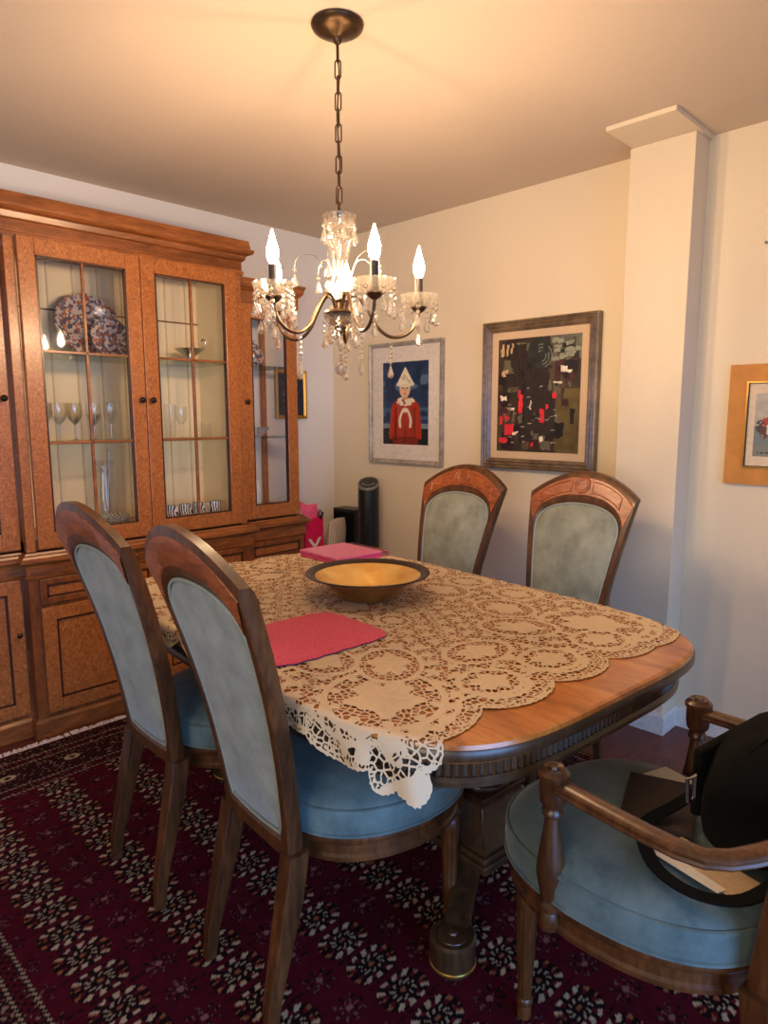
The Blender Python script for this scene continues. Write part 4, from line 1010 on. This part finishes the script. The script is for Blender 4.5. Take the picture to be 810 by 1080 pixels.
slab('envelope', 'beige envelope under the bag strap near the armchair arm', 'envelope', [(-1.73, -2.90), (-1.645, -2.905), (-1.685, -3.06), (-1.757, -3.035)], .5405, .0015, M['kraft'])
slab('paper_sheet', 'white paper strip lying along the beige envelope', 'paper', [(-1.735, -2.885), (-1.705, -2.880), (-1.745, -3.02), (-1.765, -3.012)], .5425, .001, M['paper'])

# ------------------------------------------------------------------ far corner things
fan = thing('tower_fan', 'black tower fan with slanted control top standing by the wall', 'fan', (-.16, -.49, 0))
N = 32; rf = .062
def ring_(r, z, sl=0): return [(r*math.cos(2*PI*k/N), r*math.sin(2*PI*k/N), z-sl*(math.cos(2*PI*k/N-PI*1.2))) for k in range(N)]
obj('body', MB().loft([ring_(rf, .04), ring_(rf*1.03, .3), ring_(rf, .93, .0), ring_(rf, .958, .028)], True, True), M['black'], fan)
obj('top_rim', MB().loft([ring_(rf*1.01, .950, .028), ring_(rf*1.04, .958, .028), ring_(rf*1.0, .966, .028), ring_(rf*.86, .964, .025)], False, False), M['grey'], fan)
obj('control_panel', MB().loft([ring_(rf*.86, .958, .025), ring_(rf*.86, .963, .025)], True, True), M['black'], fan)
bt_ = MB()
for k in range(5):
    an = PI*1.25+(k-2)*.55; x, y = .036*math.cos(an), .036*math.sin(an); bt_.lathe([(.008, 0), (.008, .008), (.001, .009)], (x, y, .962-.025*math.cos(an-PI*1.2)*.6), 10)
obj('buttons', bt_, M['grey'], fan)
gr = MB()
for k in range(40):
    z = .12+k*.0185; gr.tube([(rf*1.035*math.cos(a), rf*1.035*math.sin(a), z) for a in np.linspace(PI*.85, PI*1.65, 12)], .0022, 5)
obj('grille', gr, plain('grille_black', srgb(34, 36, 38), .3), fan)
obj('base', MB().lathe([(.12, 0), (.12, .012), (.10, .025), (.05, .04), (.04, .045)], seg=36), M['black'], fan)
ben = thing('low_bench', 'low dark wooden bench in the corner under the pink bag and cushion', 'bench', (-.335, -.245, 0))
obj('bench_top', MB().box(-.155, .155, -.115, .115, .40, .44), M['chairwood'], ben, bevel=.004)
for x in (-.13, .13):
    for y in (-.09, .09): obj('leg', MB().box(x-.02, x+.02, y-.02, y+.02, 0, .40), M['chairwood'], ben)
gb = thing('gift_bag', 'bright pink gift bag beside the right end of the china cabinet', 'bag', (-.425, -.25, .441), .1)
m = MB(); lo_ = lambda a, b, z: [(-a, -b, z), (a, -b, z), (a, b, z), (-a, b, z)]
m.loft([lo_(.075, .05, 0), lo_(.075, .05, .32)], True, False, smooth=False); m.loft([lo_(.073, .048, .318), lo_(.073, .048, .01)], False, True, smooth=False)
obj('body', m, plain('pink_paper', srgb(226, 22, 84), .35), gb)
ts_ = MB(); ts_.loft([[(-.07, -.03, .30), (.0, -.035, .31), (.07, -.03, .30), (.0, .03, .30)], [(-.075, -.02, .37), (-.02, -.03, .36), (.05, -.02, .40), (-.04, .03, .385)], [(-.07, .0, .41), (-.03, -.01, .385), (.0, .0, .39), (-.05, .02, .42)]], smooth=False)
obj('tissue_paper', ts_, plain('pink_tissue', srgb(240, 90, 130), .6), gb)
lg = MB()
for s_ in (-1, 1):
    lg.loft([[(.0-s_*.045-.012, -.0508, .09), (.0-s_*.045+.012, -.0508, .09), (.0-s_*.045+.012, -.0525, .09), (.0-s_*.045-.012, -.0525, .09)], [(s_*.045-.012, -.0508, .20), (s_*.045+.012, -.0508, .20), (s_*.045+.012, -.0525, .20), (s_*.045-.012, -.0525, .20)]], smooth=False)
obj('white_cross_mark', lg, M['paper'], gb)
rb = MB().tube([(.05, -.052, .31), (.065, -.056, .345), (.05, -.05, .36), (.035, -.052, .33)], .008, 6, closed=True); obj('ribbon', rb, M['black'], gb)
cu2 = MB(); loops = []
for i in range(13):
    f = -1+2*i/12; th_ = .05*math.sqrt(max(0, 1-abs(f)**2.5))+.003
    loops.append([(th_*math.cos(q)*.9, f*.098, .145+(.15*(1-.06*abs(f)))*math.sin(q)) for q in np.linspace(0, 2*PI, 24, endpoint=False)])
cu2.loft(loops)
kc = NT('striped_cushion'); wv = kc.n('ShaderNodeTexWave', i_Scale=30, i_Distortion=3); kc.l(kc.coords(), wv.inputs['Vector']); kc.l(kc.ramp(wv.outputs[0], [(.4, srgb(168, 150, 128)), (.6, srgb(202, 186, 166))]), kc.b.inputs['Base Color']); kc.set(Roughness=.9)
o = obj('cushion', cu2.xform(Matrix.Rotation(-1.2, 4, 'Z') @ Matrix.Rotation(.12, 4, 'Y')), kc.m); lo = min(v[2] for v in cu2.v); o.location = (-.24, -.255, .4415-lo); tag(o, 'beige ribbed cushion propped between the pink bag and the black panel', 'cushion')
bp = thing('speaker_cabinet', 'black box-shaped speaker against the wall behind the tower fan', 'speaker', (-.075, -.235, 0))
obj('cabinet', MB().box(-.055, .055, -.10, .10, 0, .78), M['black'], bp, bevel=.004)
obj('grille_cloth', MB().box(-.060, -.0552, -.09, .09, .06, .76), M['blackcloth'], bp)

# ------------------------------------------------------------------ chandelier
HX, HY = -1.545, -1.81
chd = thing('chandelier', 'crystal chandelier with five lit candle bulbs hanging over the table', 'chandelier', (HX, HY, CE))
Z = lambda z: z-CE
obj('canopy', MB().lathe([(.072, Z(2.439)), (.074, Z(2.434)), (.070, Z(2.426)), (.052, Z(2.415)), (.030, Z(2.408)), (.014, Z(2.402)), (.012, Z(2.392)), (.006, Z(2.386)), (.001, Z(2.385))], seg=40), M['bronze'], chd)
cm = MB(); z = 2.388; i = 0
while z > 1.935:
    L = .050; w2 = .0085; pts = []
    for q in np.linspace(0, 2*PI, 20, endpoint=False):
        a = w2*math.cos(q); b = (L/2-w2)*(1 if math.sin(q) > 0 else -1)+w2*math.sin(q)
        ax = (1, 0) if i % 2 == 0 else (0, 1); yaw = .6; cx_, sx_ = math.cos(yaw), math.sin(yaw)
        pts.append((a*(ax[0]*cx_-ax[1]*sx_), a*(ax[0]*sx_+ax[1]*cx_), Z(z-L/2+b)))
    cm.tube(pts, .0022, 6, closed=True); z -= L-.008; i += 1
obj('chain', cm, M['bronze'], chd)
obj('cord', MB().tube([(.004*math.sin(k*1.3), .004*math.cos(k*1.3), Z(2.388-k*.0465)) for k in range(11)], .0022, 6), M['bronze'], chd)
M['crystalbody'] = crystal('moulded_crystal', .4, (1, .98, .94, 1), 1.45, .02)
obj('top_cup', MB().lathe([(.006, Z(1.872)), (.022, Z(1.876)), (.034, Z(1.886)), (.044, Z(1.905)), (.048, Z(1.922)), (.050, Z(1.930)), (.047, Z(1.930)), (.040, Z(1.905)), (.030, Z(1.892)), (.006, Z(1.888))], seg=32, flute=.06), M['crystalbody'], chd)
obj('finial_loop', MB().tube([(.008*math.cos(q), 0, Z(1.937+.008*math.sin(q))) for q in np.linspace(0, 2*PI, 14, endpoint=False)], .002, 6, closed=True), M['bronze'], chd)
obj('column', MB().lathe([(.020, Z(1.690)), (.036, Z(1.705)), (.045, Z(1.730)), (.040, Z(1.755)), (.026, Z(1.772)), (.024, Z(1.79)), (.026, Z(1.82)), (.034, Z(1.848)), (.041, Z(1.862)), (.036, Z(1.876)), (.020, Z(1.882)), (.010, Z(1.886))], seg=32, flute=.07), M['crystalbody'], chd)
obj('spindle', MB().lathe([(.003, Z(1.60)), (.003, Z(1.93))], seg=10), M['silver'], chd)
obj('hub', MB().lathe([(.008, Z(1.700)), (.020, Z(1.694)), (.014, Z(1.685)), (.016, Z(1.668)), (.046, Z(1.662)), (.050, Z(1.656)), (.046, Z(1.652)), (.014, Z(1.648))], seg=32), M['bronze'], chd)
obj('bottom_dish', MB().lathe([(.050, Z(1.652)), (.046, Z(1.636)), (.032, Z(1.622)), (.012, Z(1.617)), (.010, Z(1.620)), (.030, Z(1.626)), (.042, Z(1.638)), (.046, Z(1.652))], seg=32, flute=.05), M['crystalbody'], chd)
obj('bottom_cap', MB().lathe([(.018, Z(1.618)), (.018, Z(1.612)), (.008, Z(1.604)), (.006, Z(1.596)), (.001, Z(1.594))], seg=20), M['bronze'], chd)
def drop_mesh(nb, big=1.0, ball=False):
    m = MB(); z = 0
    m.tube([(0, 0, 0), (0, 0, -.006)], .0008, 5); z -= .006
    for k in range(nb):
        r = .0068; m.lathe([(.0005, z), (r*.8, z-r*.5), (r, z-r), (r*.8, z-r*1.5), (.0005, z-2*r)], seg=8, smooth=False); z -= 2*r+.001
    if ball: m.lathe([(.0005, z), (.012, z-.003), (.019, z-.010), (.0215, z-.019), (.019, z-.029), (.012, z-.037), (.001, z-.041)], seg=10, smooth=False)
    else:
        h = .040*big; m.lathe([(.0005, z), (.0035*big, z-.18*h), (.0075*big, z-.5*h), (.0105*big, z-.74*h), (.0085*big, z-.9*h), (.001, z-h)], seg=8, smooth=False)
    me = bpy.data.meshes.new('crystal_drop'); me.from_pydata(m.v, [], m.f); me.update(); me.materials.append(M['crystal']); return me
D1, D2, D3, D5, DB = drop_mesh(1), drop_mesh(2, 1.05), drop_mesh(3, 1.05), drop_mesh(5, 1.0), drop_mesh(5, 1, True)
def drop(me, parent, loc, rz=0, name='crystal_drop'):
    o = bpy.data.objects.new(name, me); COL.objects.link(o); o.parent = parent; o.location = loc; o.rotation_euler = (0, 0, rz); return o
def spl(P3, n=8):
    P3 = [Vector(p) for p in P3]; Q = []
    for i in range(len(P3)-1):
        p0, p1, p2, p3 = P3[max(0, i-1)], P3[i], P3[i+1], P3[min(len(P3)-1, i+2)]
        for k in range(n):
            f = k/n; Q.append(tuple(.5*((2*p1)+(p2-p0)*f+(2*p0-5*p1+4*p2-p3)*f*f+(3*p1-p0-3*p2+p3)*f**3)))
    return Q+[tuple(P3[-1])]
RA = .235
for th in (26, -47, -120, 97, 178):
    an = math.radians(225+th)
    am = MB().tube(spl([(.016, 0, Z(1.668)), (.028, 0, Z(1.700)), (.050, 0, Z(1.706)), (.078, 0, Z(1.672)), (.110, 0, Z(1.618)), (.150, 0, Z(1.590)), (.195, 0, Z(1.596)), (.226, 0, Z(1.628)), (RA, 0, Z(1.668))]), .0052, 8)
    arm = obj('arm', am, M['bronze'], chd, rot=(0, 0, an))
    obj('drip_cup', MB().lathe([(.006, Z(1.660)), (.016, Z(1.666)), (.024, Z(1.676)), (.022, Z(1.679)), (.012, Z(1.682))], (RA, 0, 0), 20), M['bronze'], arm)
    obj('bobeche', MB().lathe([(.012, Z(1.677)), (.030, Z(1.678)), (.046, Z(1.687)), (.054, Z(1.700)), (.058, Z(1.712)), (.055, Z(1.712)), (.043, Z(1.692)), (.028, Z(1.683)), (.012, Z(1.683))], (RA, 0, 0), 32, flute=.05), M['crystalbody'], arm)
    obj('candle_sleeve', MB().lathe([(.0115, Z(1.682)), (.0115, Z(1.760)), (.007, Z(1.762))], (RA, 0, 0), 18), M['sleeve'], arm)
    obj('bulb', MB().lathe([(.007, Z(1.762)), (.0125, Z(1.770)), (.0165, Z(1.785)), (.0165, Z(1.797)), (.0120, Z(1.815)), (.0065, Z(1.833)), (.003, Z(1.846)), (.0008, Z(1.852))], (RA, 0, 0), 14), M['bulb'], arm)
    for k in range(7):
        q = 2*PI*k/7; drop([D2, D3][k % 2], arm, (RA+.053*math.cos(q), .053*math.sin(q), Z(1.699)), q)
    drop(D5, arm, (.150, 0, Z(1.586))); drop(D2, arm, (RA, 0, Z(1.640)))
    # wire antler with a pear drop
    wr = MB().tube(spl([(.022, .0, Z(1.70)), (.040, .0, Z(1.76)), (.062, .0, Z(1.808)), (.095, .0, Z(1.822)), (.124, .0, Z(1.808)), (.132, .0, Z(1.788))]), .0016, 6)
    wo = obj('wire_branch', wr, M['silver'], chd, rot=(0, 0, an+math.radians(36)))
    drop(D1, wo, (.132, 0, Z(1.788)), .3)
for k in range(8):
    q = 2*PI*k/8; drop([D2, D3][k % 2], chd, (.047*math.cos(q), .047*math.sin(q), Z(1.645)), q)
    drop(D1, chd, (.047*math.cos(q+.3), .047*math.sin(q+.3), Z(1.912)), q)
drop(DB, chd, (0, 0, Z(1.594)), 0, 'crystal_ball')
